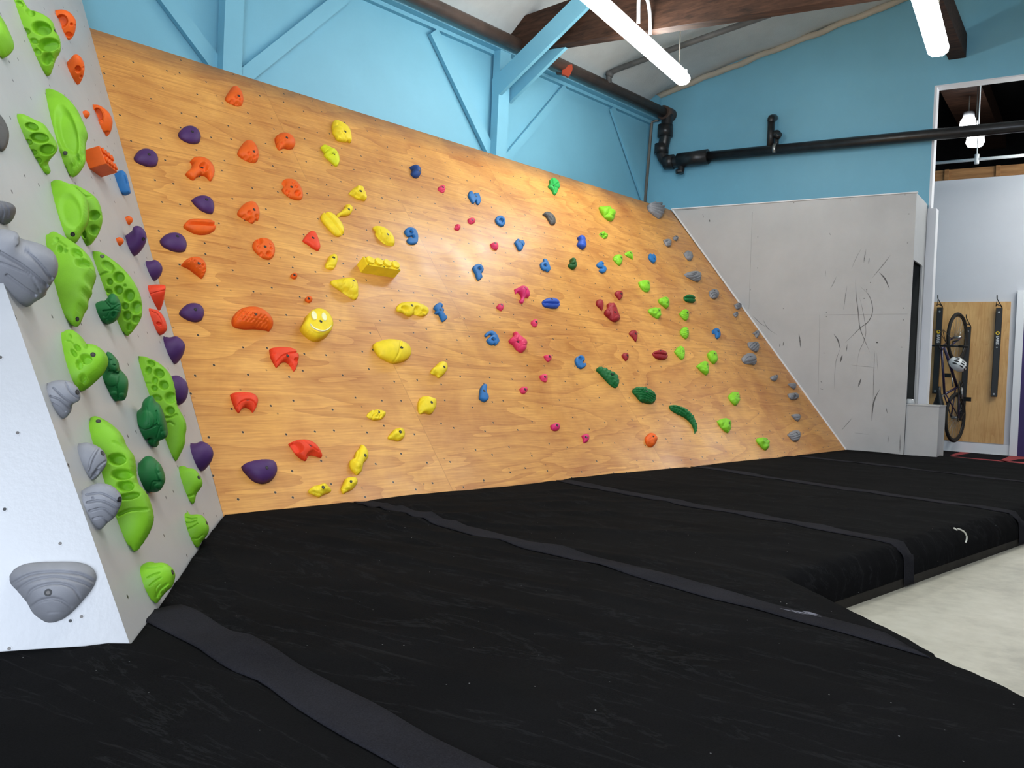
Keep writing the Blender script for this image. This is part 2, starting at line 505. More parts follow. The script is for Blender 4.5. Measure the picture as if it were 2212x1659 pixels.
# ---------------------------------------------------------------- lobby beyond the end wall
MB().box((-9, YB, 0), (5, YB+.12, float(onY(2015, 392, YB)[2]))).build('wall_lobby', M['white_wall'])
tag(bpy.data.objects['wall_lobby'], 'pale grey lobby wall behind the hanging bicycle', 'wall', kind=S)
zt = float(onY(2015, 392, YB)[2]); zh = float(onY(2100, 362, YB)[2])
o = MB().box((-9, YB+.02, zt), (5, YB+.10, zh)).build('trim_4', M['header'])
tag(o, 'brown timber header on top of the lobby wall', 'trim', kind=S)
hd = bpy.data.objects['trim_4']
for px in (2045, 2156):
    q = onY(px, 375, YB)
    MB().box((q[0]-.03, YB-.01, zt), (q[0]+.03, YB+.02, zh)).build('batten', M['header'], hd)
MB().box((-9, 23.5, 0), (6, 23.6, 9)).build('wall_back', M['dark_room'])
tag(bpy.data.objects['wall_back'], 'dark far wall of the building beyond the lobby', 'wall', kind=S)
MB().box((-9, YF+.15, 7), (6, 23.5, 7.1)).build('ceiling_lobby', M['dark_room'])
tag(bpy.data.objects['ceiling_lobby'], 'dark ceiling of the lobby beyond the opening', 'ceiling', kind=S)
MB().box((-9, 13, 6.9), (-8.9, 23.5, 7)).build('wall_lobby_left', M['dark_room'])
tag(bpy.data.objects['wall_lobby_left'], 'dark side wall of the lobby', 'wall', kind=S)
zb0 = 0.0
o = MB().box((-4.5, YB-.03, 0), (float(onY(2188, 960, YB)[0]), YB, float(onY(2080, 955, YB)[2]))).build('baseboard_lobby', M['white_trim'])
tag(o, 'white skirting board under the bicycle panel', 'baseboard', kind=S)
xa = float(onY(2190, 800, YB)[0]); xb = float(onY(2207, 800, YB)[0])
o = MB().box((xa, YB-.06, 0), (xb, YB+.01, float(onY(2200, 628, YB)[2]))).build('trim_5', M['white_trim'])
tag(o, 'white door casing right of the bicycle panel', 'trim', kind=S)
o = MB().box((xb, YB-.04, 0), (xb+1.0, YB+.01, float(onY(2200, 628, YB)[2])-.08)).build('door_1', M['door_purple'])
tag(o, 'purple door at the right edge beside the white casing', 'door', kind=S)

# ---------------------------------------------------------------- wall framing on the blue wall
def board_on_blue(name, a, b, wpx, d, label, group, cat='board', n=.04):
    """a flat board fixed on the blue wall, its centre line through two picture points"""
    A = onblue(*a, d); B = onblue(*b, d)
    o = MB().bar(A, B, wpx, n, up=BN).build(name, M['blue_wall'])
    return tag(o, label, cat, group)
cb = onblue(1083, 330, .10); ct = onblue(1088, 200, .10)
wcol = float(np.linalg.norm(onblue(1098, 222, .1)-onblue(1076, 222, .1)))
def column(px, label):
    q = onblue(px, 150, .10)
    a = q.copy(); a[2] = 0; b = q.copy(); b[2] = float(BC[2])
    o = MB().bar(a, b, wcol, .10, up=BN).build('wall_post', M['blue_wall'])
    tag(o, label, 'post', 'blue wall posts')
column(1084, 'blue wall post below the pair of slanted brace boards')
column(495, 'blue wall post further left between two diagonal braces')
zb = float(BC[2])
for i, (a, b, lab) in enumerate([
    ((352, -12), (474, 152), 'blue diagonal board leaning down to the left post from its left'),
    ((742, -8), (522, 168), 'blue diagonal board leaning down to the left post from its right'),
    ((935, 68), (1066, 345), 'blue diagonal board left of the post with the brace pair'),
    ((1221, 190), (1092, 345), 'blue diagonal board right of the post with the brace pair'),
    ((1322, 232), (1392, 436), 'faint blue diagonal board nearest the far corner')]):
    A = onblue(*a, .035); B = onblue(*b, .035)
    B = B+(B-A)*.25
    o = MB().bar(A, B, .13 if i < 3 else .10, .05 if i < 3 else .03, up=BN).build('brace_board', M['blue_wall'])
    tag(o, lab, 'brace', 'blue diagonal braces')
# top plate
q0 = BC-BT*13; q1 = BC+BT*.0
for q in (q0, q1): q[2] = zb
o = MB().prism([q0, q1, q1+BN*.16, q0+BN*.16], (0, 0, .32)).build('top_beam', M['blue_wall'])
tag(o, 'long blue beam along the top of the blue wall', 'beam')
o = MB().bar(q0+BN*.03-np.array([0, 0, .02]), q1+BN*.03-np.array([0, 0, .02]), .06, .04).build('trim_6', M['blue_wall'])
tag(o, 'narrow blue lip under the top beam', 'trim', kind=S)

# truss: dark timber across the roof, two blue boards bracing it from the post
PC = onblue(1084, 200, .10)
def onpost(x, y, d=0): return on(x, y, PC+BT*d, BT)
lo = [onpost(*p, .0) for p in ((1062, 52), (1134, 109), (1186, 99))]
e = onpost(1814, 0, 0)
d_ = (e-lo[2])
far_lo = lo[2]+d_*2.2
up = np.array([0, 0, .62])
top = [lo[0]+np.array([0, 0, .02]), far_lo+up]
o = MB().prism([onpost(1054, 62), lo[1], lo[2], far_lo, far_lo+up, onpost(1420, -68), onpost(1227, 0)], BT*.14).build('roof_truss', M['timber'])
tag(o, 'dark brown timber truss crossing under the roof', 'beam')
for d, outl, lab in ((-.105, ((1063, 171), (1252, -18), (1290, -6), (1079, 203), (1063, 207)), 'nearer of the two slanted blue brace boards'),
                     (.10, ((1099, 178), (1186, 98), (1229, 94), (1099, 222)), 'farther shorter slanted blue brace board behind the first')):
    o = MB().prism([onpost(*p, d) for p in outl], BT*.045).build('knee_brace', M['blue_wall'])
    tag(o, lab, 'brace', 'slanted brace pair')
# ridge beam behind the right hand tube light
q = onY(2068, 127, YF)
o = MB().box((q[0]-.09, 1.0, q[2]), (q[0]+.09, YF, q[2]+.26)).build('ridge_beam', M['timber'])
tag(o, 'brown roof beam running behind the right hand tube light', 'beam')

# ---------------------------------------------------------------- pipes
def fitting(mb, c, ax, r, l): return mb.tube([c-ax*l/2, c+ax*l/2], r, 14)
pz = BN*.30
def pipe_pt(x, y): return onblue(x, y, .30)
P0 = pipe_pt(1442, 247); P1 = pipe_pt(874, -2)
dirp = unit(P1-P0); dirp[2] = 0; dirp = unit(dirp)
PE = P0.copy()
o = MB().tube([PE, PE+dirp*13], .068, 16).build('drain_pipe', M['pipe_brown'])
tag(o, 'brown pipe running along the top of the blue wall', 'pipe')
root = o
m_ = MB(); m_.tube([PE-dirp*.10, PE+dirp*.12], .095, 16); m_.build('end_joint', M['pipe_brown'], root)
# black drop and run along the end wall
YP = YF-.13
rt = thing('drain_line', 'black pipe dropping from the corner then running right across the end wall', 'pipe', onY(1438, 300, YP))
E = [onY(*p, YP) for p in ((1442, 250), (1438, 290), (1434, 312), (1430, 330), (1437, 346), (1455, 350), (1500, 342), (1530, 339))]
E[0] = E[0]*.6+PE*.4
mm = MB(); mm.tube(smooth_line(E, 6), .078, 14)
for p, r, l, ax in (((1437, 283), .105, .16, (0, 0, 1)), ((1429, 322), .098, .13, (0, 0, 1)), ((1446, 350), .098, .13, (1, 0, 0))):
    fitting(mm, onY(*p, YP), np.array(ax, float), r, l)
mm.build('elbow', M['pipe_black'], rt)
a = onY(1465, 347, YP); b = onY(1530, 338, YP); c = onY(2015, 291, YP); d = c+(c-b)*1.2
mm = MB(); mm.tube([a, b], .098, 14); mm.build('coupling', M['pipe_black'], rt)
mm = MB(); mm.tube([b, d], .066, 14); mm.build('run', M['pipe_black'], rt)
mm = MB(); q = onY(1469, 352, YP); mm.tube(smooth_line([q, onY(1472, 362, YP), onY(1470, 374, YP-.02)], 4), .045, 10)
mm.tube([onY(1474, 369, YP-.01), onY(1460, 371, YP-.06)], [.035, .03], 10); mm.build('drain_spout', M['pipe_black'], rt)
mm = MB(); q = onY(1664, 319, YP); t = onY(1666, 262, YP)
mm.tube([q, t], .045, 10); mm.tube(smooth_line([t, onY(1667, 256, YP), onY(1672, 255, YP+.1)], 4), .05, 10); mm.build('branch', M['pipe_black'], rt)
mm = MB(); mm.tube([onY(1677, 318, YP), onY(1678, 296, YP)], .028, 8); mm.tube([onY(1678, 296, YP), onY(1683, 288, YP-.03)], .045, 10)
mm.ball(onY(1678, 290, YP), .055); mm.build('valve', M['pipe_black'], rt)
mm = MB(); q = onY(1675, 322, YP); dx = unit(c-b); mm.tube([q-dx*.02, q+dx*.02], .074, 16); mm.build('clamp', M['steel'], rt)
# sprinkler pipe under the roof
YS = 9.75
pp = [onY(*p, YS) for p in ((1316, 181), (1315, 165), (1319, 157), (1338, 148), (1480, 96), (1664, 31))]
o = MB().tube(pp[:1]+smooth_line(pp[1:4], 4)+pp[4:], .035, 10).build('sprinkler_pipe', M['pipe_grey'])
tag(o, 'thin grey pipe hung under the roof with a hooked end', 'pipe')
MB().tube([pp[1], pp[2]+np.array([0, 0, .01])], .05, 10).build('end_fitting', M['pipe_grey'], o)
# conduit in the corner
a = onblue(1408, 264, .06); b = onblue(1392, 450, .06); b = a+(b-a)*1.6
o = MB().tube([a+np.array([.1, 0, .02]), a, b], .022, 8).build('conduit', M['conduit'])
tag(o, 'thin metal conduit down the corner of the blue walls', 'conduit')
# orange ornament on the brown pipe
q = pipe_pt(1225, 150)-ray(1225, 150)*.11
def fp(x, y): return on(860+x/3.16, y/3.16, q, CF)
oc = MB(); outl = [fp(*p) for p in ((1120, 452), (1128, 440), (1145, 424), (1158, 446), (1172, 440), (1188, 438), (1192, 470), (1176, 505), (1160, 524), (1140, 512), (1118, 508))]
oc.prism(outl, CF*.05)
o = oc.build('pipe_bracket', M['hold_rust'], bevel=.002)
tag(o, 'small orange jagged bracket on the brown pipe', 'bracket')
MB().prism([fp(*p) for p in ((1076, 488), (1118, 492), (1118, 508), (1084, 504))], CF*.04).build('clip', M['black_metal'], o)

# ---------------------------------------------------------------- tube lights
TD = unit((-.056, .998, 0))
def tube_light(end, length, label, px=None):
    e = np.asarray(end, float)
    root = thing('tube_light', label, 'ceiling light', e-TD*length/2, 'tube lights under the roof')
    sd = np.array([TD[1], -TD[0], 0]); z = np.array([0, 0, 1.0])
    a = e-TD*length; b = e
    prof = [(-.06, .02), (-.082, -.02), (-.075, -.06), (-.04, -.088), (.04, -.088), (.075, -.06), (.082, -.02), (.06, .02)]
    m1 = MB(); L = len(prof)
    VV = [a+sd*x+z*y for x, y in prof]+[b+sd*x+z*y for x, y in prof]
    m1.add(VV, [(i, i+1, i+1+L, i+L) for i in range(L-1)]+[(0, L, 2*L-1, L-1)]+[tuple(range(L-1, -1, -1)), tuple(range(L, 2*L))])
    m1.build('lamp_tube', M['tube'], root)
    m2 = MB(); m2.bar(a+z*.045, b+z*.045, .055, .05); m2.build('housing', M['white_metal'], root)
    for t in (.02, .98):
        m = MB(); p = a+(b-a)*t; m.bar(p-TD*.012+z*.0, p+TD*.012+z*.0, .12, .11); m.build('end_cap', M['white_metal'], root)
    for t in (.06, .94):
        m = MB(); p = a+(b-a)*t; m.tube([p+z*.05, p+z*max(.2, zceil(p[0], p[1])-p[2]-.06)], .006, 6); m.build('hanger_wire', M['conduit'], root)
    return root, a, b
E1 = CAM+ray(1476, 166)*10.3
E2 = CAM+ray(2027, 99)*8.6
r1, a1, bb1 = tube_light(E1, 2.44, 'lit tube light hanging over the plywood wall beside the brace boards')
sd = np.array([TD[1], -TD[0], 0]); zz = np.array([0, 0, 1.0])
mid = a1+(bb1-a1)*.42
m = MB(); m.tube(smooth_line([mid+sd*.06+zz*.06, mid+sd*.08+zz*.30-TD*.05, mid+sd*.08+zz*.34+TD*.12, mid+sd*.07+zz*.24+TD*.24, mid+sd*.06+zz*.06+TD*.30], 6), .018, 8)
m.build('supply_cable', M['white_metal'], r1)
tube_light(E2, 2.44, 'lit tube light at the top right below the roof beam')
# the same rows of fittings go on towards the camera, above the frame
tube_light(E2-TD*4.2+np.array([0, 0, .3]), 2.44, 'tube light above the camera in the right hand row')
tube_light((-.25, 14.3, 4.2), 2.6, 'unseen tube light added in the lobby right of the opening')  # unseen lamp added to brighten the lobby wall
tube_light((.9, 14.3, 3.6), 2.6, 'second unseen tube light added farther right in the lobby')  # another unseen lamp, added for more light in the lobby
o = MB().box((min(OX-.005, gx+.002), YF-.014, 0), (OX+.075, YF+.152, 3.04)).build('trim_7', M['white_trim'])
tag(o, 'wider white jamb left of the bicycle panel', 'trim', kind=S)

tube_light(E1-TD*6.4+np.array([1.3, 0, .45]), 1.8, 'unseen tube light added over the near mats above the frame')  # unseen lamp added to lighten the plywood's upper left
# lobby lamps
for (px, py), Y, r, lab in (((2092, 266), 19.0, .16, 'bright far lamp in the dark opening, upper one with a bracket'), ((2107, 300), 18.0, .155, 'bright far lamp in the dark opening, lower one over the white rod')):
    q = onY(px, py, Y)
    root = thing('pendant_lamp', lab, 'lamp', q, 'far lamps in the dark opening')
    m = MB(); m.tube([q+np.array([0, 0, .75*r]), q+np.array([0, 0, .3*r]), q-np.array([0, 0, .4*r]), q-np.array([0, 0, .85*r])], [.55*r, .9*r, r, .8*r], 12); m.build('lamp_globe', M['far_lamp'], root)
    m = MB(); m.tube([q+np.array([0, 0, .75*r]), q+np.array([0, 0, 1.3*r])], [.66*r, .6*r], 8); m.build('bracket', M['white_metal'], root)
    m = MB(); m.tube([q+np.array([0, 0, 1.3*r]), np.array([q[0], q[1], 7])], .012, 6); m.build('hanger_wire', M['conduit'], root)
q = onY(2090, 200, 19.4)
o = MB().box((q[0]-.35, 17.0, 6.6), (q[0]+.35, 23.4, 7.0)).build('dark_beam', M['timber'])
tag(o, 'dark timber beam above the far lamps', 'beam')
a = onY(2012, 353, 13.5); b = onY(2300, 328, 13.5)
o = MB().tube([a, b], .022, 8).build('white_rod', M['white_metal'])
tag(o, 'thin white rod crossing the dark opening below the lamps', 'rod')
q = onY(2110, 343, 13.5)
MB().tube([q+np.array([0, 0, -.07]), q+np.array([0, 0, 3.5])], .009, 6).build('hanger_wire', M['white_metal'], o)
MB().tube([q+np.array([0, 0, -.07]), q+np.array([0, 0, .06])], .03, 8).build('clamp', M['white_metal'], o)

# ---------------------------------------------------------------- climbing walls
PF = frame_of(c1, PU, PV, PN)
uA, vA = uv_of(tl); uB, vB = uv_of(_tr); uC, _ = uv_of(c3)
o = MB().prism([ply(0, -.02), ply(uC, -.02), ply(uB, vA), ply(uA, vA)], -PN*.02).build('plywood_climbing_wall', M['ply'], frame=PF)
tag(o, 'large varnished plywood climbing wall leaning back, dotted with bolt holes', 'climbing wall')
# faceted grey wall on the left
root = thing('grey_climbing_wall', 'pale grey faceted climbing wall leaning back at the left edge', 'climbing wall', wl)
GU = unit(np.cross(GN, np.array([0, 0, 1.0]))); GV = np.cross(GN, GU)
if GV[2] < 0: GU, GV = -GU, -GV
kz = lambda p, d, z: p+d*((z-p[2])/d[2])
ed = unit(tl-c1)
low = .19
A = kz(c1, ed, low); B = kz(wl, we, low); Ct = kz(wl, we, 4.4); Dt = kz(c1, ed, 4.4)
MB().prism([A, B, Ct, Dt], -GN*.02).build('side_panel', M['grey_panel'], root, frame=frame_of(wl, GU, GV, GN))
e0 = wl+WB*3.5
MB().prism([kz(wl, we, low), kz(e0, we, low), kz(e0, we, 4.4), kz(wl, we, 4.4)], -WN*.02).build('front_panel', M['grey_paint'], root, frame=frame_of(wl, -WB, np.cross(WN, -WB), WN))
# bolts seen on the front panel
for k, (x, y) in enumerate(((10, 1100), (38, 935), (130, 1174), (176, 1332), (152, 1341), (20, 1401), (1, 772))):
    q = on(x, y, wl, WN)
    dark = (x, y) in ((10, 1100), (152, 1341))
    m = MB(); m.tube([q-WN*.002, q+WN*.0012], .0072, 16, 0); m.tube([q, q+WN*.0018], .0042, 12, 1)
    m.build('bolt', [M['grey_paint'], M['bolt_dark'] if dark else M['bolt_steel']], root)

# far grey partition
root = thing('grey_partition', 'grey painted partition with black scuffs, right of the plywood wall', 'climbing wall', (-2.6, YG, 0))
zg = .5*(float(_tr[2])+float(onY(1980, 414, YG)[2]))

gf = [(_tr[0], YG, zg), (gx, YG, zg), (gx, YG, 0), (c3[0]+.12, YG, 0), (c3[0], YG, MZ-.02)]
MB().prism(gf, (0, .02, 0)).build('front_panel', M['grey_paint'], root, origin=(-3, YG, 1.5))
MB().box((_tr[0]-.5, YG+.021, zg-.02), (gx-.021, YF-.03, zg-.001)).build('top_panel', M['grey_paint'], root)
zd = float(onY(1975, 560, YG)[2])
m = MB(); m.box((gx-.02, YG+.021, zd), (gx, YF-.001, zg-.001)); m.box((gx-.02, YF-.16, 0), (gx+.001, YF-.001, zd)); m.build('side_panel', M['grey_paint'], root)
m = MB(); m.box((gx-1.6, YF-.025, 0), (gx-.021, YF-.005, zg-.03)); m.build('inner_panel', M['inner_shade'], root)
a = onY(1452, 454, YG); b = onY(1826, 971, YG)
m = MB(); m.bar(a+np.array([.008, -.004, 0]), b+np.array([.008, -.004, 0]), .018, .006, up=(0, 1, 0)); m.build('joint_strip', M['white_metal'], root)
m = MB(); m.box((_tr[0], YG-.012, zg), (gx+.01, YG+.03, zg+.012)); m.build('top_edge', M['white_metal'], root)
# scuff marks traced on the partition (zoom frame 1440,400 scale 2.766)
def gp(x, y): return onY(1440+x/2.766, 400+y/2.766, YG)
SC = [([(1165, 375), (1130, 440), (1105, 500)], 3), ([(1192, 380), (1183, 430), (1178, 465)], 5), ([(1212, 435), (1206, 470)], 6),
      ([(1340, 415), (1290, 480), (1228, 555)], 5), ([(1270, 520), (1305, 560), (1332, 620)], 9), ([(1015, 545), (995, 590), (978, 620)], 4),
      ([(950, 510), (948, 550)], 3), ([(1128, 560), (1132, 650), (1145, 760), (1155, 850), (1185, 930), (1215, 1000)], 6),
      ([(1155, 605), (1200, 645), (1225, 700), (1230, 760), (1205, 815), (1155, 855), (1110, 900), (1062, 945)], 6),
      ([(1150, 660), (1170, 740), (1190, 860), (1180, 930), (1150, 1000), (1130, 1120)], 3), ([(1078, 600), (1066, 680), (1058, 745)], 4),
      ([(1000, 890), (1025, 930), (1035, 975)], 8), ([(1080, 950), (1072, 1000)], 5), ([(1045, 960), (1015, 1040), (1005, 1120), (1003, 1220)], 3),
      ([(1050, 1015), (1038, 1058)], 12), ([(1162, 1155), (1145, 1205)], 10), ([(1245, 990), (1240, 1080), (1236, 1200), (1233, 1300)], 4),
      ([(1273, 1220), (1245, 1275), (1232, 1330), (1225, 1410)], 9), ([(1310, 1330), (1320, 1365)], 6), ([(790, 885), (797, 930), (800, 972)], 8),
      ([(678, 945), (674, 968)], 5), ([(700, 935), (696, 960)], 7), ([(575, 800), (605, 855), (660, 895)], 4), ([(515, 780), (560, 825), (600, 850)], 4),
      ([(1110, 1390), (1045, 1465)], 4), ([(1100, 1075), (1250, 1090)], 2), ([(1255, 1000), (1262, 1110)], 2), ([(1120, 1480), (1210, 1490)], 2),
      ([(255, 205), (258, 220)], 9), ([(215, 172), (222, 195)], 4), ([(700, 735), (696, 740)], 5), ([(975, 285), (978, 300)], 4),
      ([(1250, 938), (1265, 942)], 8), ([(920, 1172), (930, 1180)], 6), ([(915, 1215), (935, 1222)], 5), ([(1325, 1500), (1322, 1540)], 5),
      ([(1395, 1490), (1394, 1600)], 6), ([(60, 150), (200, 141)], 4)]
m = MB()
for pts, wd in SC:
    P = smooth_line([gp(*p) for p in pts], 6); n = len(P); hw = wd/2.766/1910*9.4/2*.95
    VV = []; 
    for i, p in enumerate(P):
        t = unit(P[min(i+1, n-1)]-P[max(i-1, 0)]); s = np.array([t[2], 0, -t[0]])
        k = hw*(math.sin(math.pi*(i+.35)/(n-.3+.0)) if n > 2 else 1)*(.8+.4*random.random())
        VV += [p+s*k+np.array([0, -.0015, 0]), p-s*k+np.array([0, -.0015, 0])]
    m.add(VV, [(2*i, 2*i+1, 2*i+3, 2*i+2) for i in range(n-1)], 1 if wd >= 7 else 0)
o = m.build('scuff_marks', [M['scuff'], M['scuff_dark']], root)
tag(o, 'black rubber scuffs on the grey paint', None, kind='stuff')
m = MB()
for pts in ([(513, 160), (503, 420), (492, 740)], [(700, 776), (915, 776), (912, 950), (905, 1250)], [(940, 775), (1440, 770)]):
    for p, q in zip(pts, pts[1:]): m.bar(gp(*p)-np.array([0, .001, 0]), gp(*q)-np.array([0, .001, 0]), .0022, .001, up=(0, 1, 0))
for x, y in ((545, 310), (543, 495), (1448, 172), (1440, 345), (1415, 735), (1415, 805), (1405, 968), (955, 760), (955, 785), (1097, 90), (1425, 58), (760, 105), (1195, 625), (1180, 677), (1218, 582), (940, 1003), (500, 625)):
    q = gp(x, y); m.tube([q, q-np.array([0, .002, 0])], .0065, 8)
m.build('panel_joints', M['seam'], root)
# small grey box against its end
yb = YG+.02
a = onY(1953, 872, yb); b = onY(2029, 874, yb)
root = thing('grey_box', 'waist low grey box at the right end of the partition', 'box', (a[0], yb, 0))
zt_ = float(a[2])
m = MB(); m.box((gx+.004, yb, 0), (b[0], yb+.48, zt_-.012)); m.build('body', M['grey_paint'], root)
m = MB(); m.box((gx+.004, yb-.008, zt_-.012), (b[0]+.008, yb+.488, zt_)); m.build('lid', M['grey_paint'], root)
q = onY(1966, 868, yb+.1)
o = MB().tube([(q[0], yb+.1, zt_+.001), (q[0], yb+.1, zt_+.05), (q[0], yb+.1, zt_+.054)], [.05, .035, .03], 14).build('plastic_cup', M['clear'])
tag(o, 'small clear plastic cup upside down on the grey box', 'cup')
# ---------------------------------------------------------------- crash mats
def xy(x, y): return onz(x, y, MZ)[:2]
n1 = xy(1716, 1228)                        # inner corner of the mat edge
dg = unit(xy(2212, 1490)-xy(1640, 1205)); d_end = n1+dg*3.6
f1, f2 = xy(1950, 1180), xy(2193, 1114)
fd = unit(f2-xy(1752, 1237))
n1 = n1 if True else n1
# the front edge line and the diagonal edge line meet in the inner corner
def meet(p, d, q, e):
    A = np.array([[d[0], -e[0]], [d[1], -e[1]]]); t = np.linalg.solve(A, q-p); return p+d*t[0]
n1 = meet(xy(2212, 1490), dg, f1, fd)
f_end = f1+fd*5.2
wd2 = unit((c3-c1)[:2]); wp = c1[:2]+np.array([BN[0], BN[1]])*.006
def wall_hit(p, d): return meet(wp, wd2, p, d)
gd2 = unit((wl-c1)[:2])
def seg(a, b): return (np.asarray(a), np.asarray(b))
s1a, s1b = xy(352, 1320), xy(860, 1600)
s1s = meet(c1[:2], gd2, s1a, unit(s1b-s1a)); s1e = meet(d_end, dg, s1a, unit(s1b-s1a))
s2a, s2b = xy(1250, 1207), xy(2110, 1434); s2s = wall_hit(s2a, unit(s2b-s2a)); s2e = meet(d_end, dg, s2a, unit(s2b-s2a))
s3a, s3b = xy(1300, 1054), xy(1935, 1171); s3s = wall_hit(s3a, unit(s3b-s3a)); s3e = meet(f1, fd, s3a, unit(s3b-s3a))
s4a, s4b = xy(1600, 1022), xy(2175, 1104); s4s = wall_hit(s4a, unit(s4b-s4a)); s4e = meet(f1, fd, s4a, unit(s4b-s4a))
s5a, s5b = xy(1740, 987), xy(2212, 1041); s5s = wall_hit(s5a, unit(s5b-s5a)); s5e = meet(f1, fd, s5a, unit(s5b-s5a))
EXPOSED = [seg(d_end, n1), seg(n1, f_end)]
SEAMS = [seg(s1s, s1e), seg(s2s, s2e), seg(s3s, s3e), seg(s4s, s4e), seg(s5s, s5e)]
def out1(p): return (p-n1)@np.array([-dg[1], dg[0]]) > 0
def out2(p): return (p-n1)@np.array([fd[1], -fd[0]]) > 0
def dseg(p, s):
    a, b = s; d = b-a; t = max(0, min(1, float((p-a)@d/(d@d)))); return float(np.linalg.norm(p-a-d*t))
def zmat(x, y):
    p = np.array([x, y]); v = Vector
    z = MZ
    for s in SEAMS: z -= .010*max(0, 1-dseg(p, s)/.10)
    de = min(dseg(p, s) for s in EXPOSED)
    if out1(p) and out2(p): de = 0
    amp = min(1, de/.30); w0_ = z
    z += .010*noise.noise(v((x*1.1, y*1.1, 0)))
    # fabric folds running out from the inner corner of the walls
    a = math.atan2(y-c1[1], x-c1[0]+.3); r = math.hypot(x-c1[0], y-c1[1])
    k = noise.noise(v((a*5.2, r*.35, 3)))
    z += .024*max(0, 1-abs(k)*7)*min(1, r/.8)*min(1, abs((p-wp)@np.array([BN[0], BN[1]]))/.35)*max(0, 1-r/3.4)
    k2 = noise.noise(v((x*.9+y*.5, y*2.6-x*.8, 9)))
    z += .007*max(0, 1-abs(k2)*4)*min(1, abs((p-wp)@np.array([BN[0], BN[1]]))/.35)
    z += .004*noise.noise(v((x*4, y*4, 5)))
    z = w0_+(z-w0_)*amp
    if de < .075: z -= .075*(1-math.sqrt(max(0, 1-(1-de/.075)**2)))
    return z
def resample(poly, step, closed=True):
    out = []; n = len(poly)
    for i in range(n if closed else n-1):
        a = np.asarray(poly[i], float); b = np.asarray(poly[(i+1) % n], float)
        k = max(1, int(round(np.linalg.norm(b-a)/step)))
        out += [a+(b-a)*j/k for j in range(k)]
    if not closed: out.append(np.asarray(poly[-1], float))
    return out
def inside(P, poly):
    x, y = P[:, 0], P[:, 1]; c = np.zeros(len(P), bool); n = len(poly)
    for i in range(n):
        a, b = poly[i], poly[(i+1) % n]
        if a[1] == b[1]: continue
        k = ((a[1] > y) != (b[1] > y)) & (x < (b[0]-a[0])*(y-a[1])/(b[1]-a[1])+a[0]); c ^= k
    return c
def dist_poly(P, poly):
    D = np.full(len(P), 1e9); n = len(poly)
    for i in range(n):
        a, b = np.asarray(poly[i]), np.asarray(poly[(i+1) % n]); d = b-a
        t = np.clip(((P-a)@d)/max(1e-12, d@d), 0, 1)
        D = np.minimum(D, np.linalg.norm(P-a-t[:, None]*d, axis=1))
    return D
def triangulate(outline, step, keep=.55):
    """outline points + hexagonal inner points -> verts, triangles, number of outline points"""
    O = np.array(outline); lo = O.min(0); hi = O.max(0)
    pts = []; j = 0; y = lo[1]
    while y < hi[1]:
        x0 = lo[0]+(step/2 if j % 2 else 0)
        xs = np.arange(x0, hi[0], step); pts += [(x, y) for x in xs]
        y += step*.866; j += 1
    P = np.array(pts) if pts else np.zeros((0, 2))
    if len(P):
        P = P[inside(P, O)]
        if len(P): P = P[dist_poly(P, O) > keep*step]
    n = len(O); A = [Vector((float(p[0]), float(p[1]))) for p in O]+[Vector((float(p[0]), float(p[1]))) for p in P]
    r = delaunay_2d_cdt(A, [(i, (i+1) % n) for i in range(n)], [], 1, 1e-7)
    V = np.array([(p.x, p.y) for p in r[0]]); F = [tuple(f) for f in r[2]]
    isb = np.array([any(q < n for q in src) if src else True for src in r[3]])
    # keep the triangles whose middle lies inside (non-convex outlines)
    mid = np.array([V[list(f)].mean(0) for f in F]); ok = inside(mid, O)
    return V, [f for f, k in zip(F, ok) if k], isb
def crash_mat(poly, step, label):
    out = resample(poly, step)
    V, F, isb = triangulate(out, step)
    vz = [(p[0], p[1], zmat(p[0], p[1])) for p in V]
    n = len(vz); verts = list(vz); faces = list(F)
    from collections import Counter
    ec = Counter()
    for f in F:
        for a, b in ((f[0], f[1]), (f[1], f[2]), (f[2], f[0])): ec[(a, b)] += 1
    be = [e for e in ec if (e[1], e[0]) not in ec]
    low = {}
    for a, b in be:
        for q in (a, b):
            if q not in low: low[q] = len(verts); verts.append((vz[q][0], vz[q][1], .042))
        faces.append((b, a, low[a], low[b]))
    o = MB().add(verts, faces, smooth=True).build('crash_mat', M['mat'], origin=(float(V[:, 0].mean()), float(V[:, 1].mean()), 0))
    tag(o, label, 'mat', 'black crash mats')
    m = MB()
    m.prism([(p[0], p[1], 0) for p in poly], (0, 0, .044)); m.build('base_board', M['mat_base'], o)
    return o
gn2 = GN[:2]/np.linalg.norm(GN[:2]); wn2 = WN[:2]/np.linalg.norm(WN[:2])
ci = c1[:2]+unit(gn2+np.array([BN[0], BN[1]]))*.01; wli = wl[:2]+gn2*.004+wn2*.004
s1si = s1s+gn2*.005
wl2 = (wl+WB*3.2)[:2]+wn2*.005
crash_mat([s1si, wli, wl2, np.array([-3.4, -1.6]), np.array([1.8, -1.6]), s1e+dg*1.2, s1e], .055, 'nearest black crash mat in front of the white panel')
crash_mat([ci, s1si, s1e, s2e, s2s], .04, 'large black crash mat between the two nearest cover strips, at the wall corner')
crash_mat([s2s, s2e, n1, s3e, s3s], .035, 'black crash mat with the inner corner, third from the front')
crash_mat([s3s, s3e, s4e, s4s], .06, 'black crash mat carrying the white string')
crash_mat([s4s, s4e, s5e, s5s], .08, 'black crash mat second from the far grey partition')
pe = [onz(2043, 986, MZ)[:2], onz(2212, 1002, MZ)[:2]]
crash_mat([s5s, s5e, f_end, pe[1]+(pe[1]-pe[0])*1.0, pe[0], np.array([gx+.1, YG-.01]), c3[:2]+np.array([.02, -.01])], .09, 'farthest black crash mat along the grey partition')

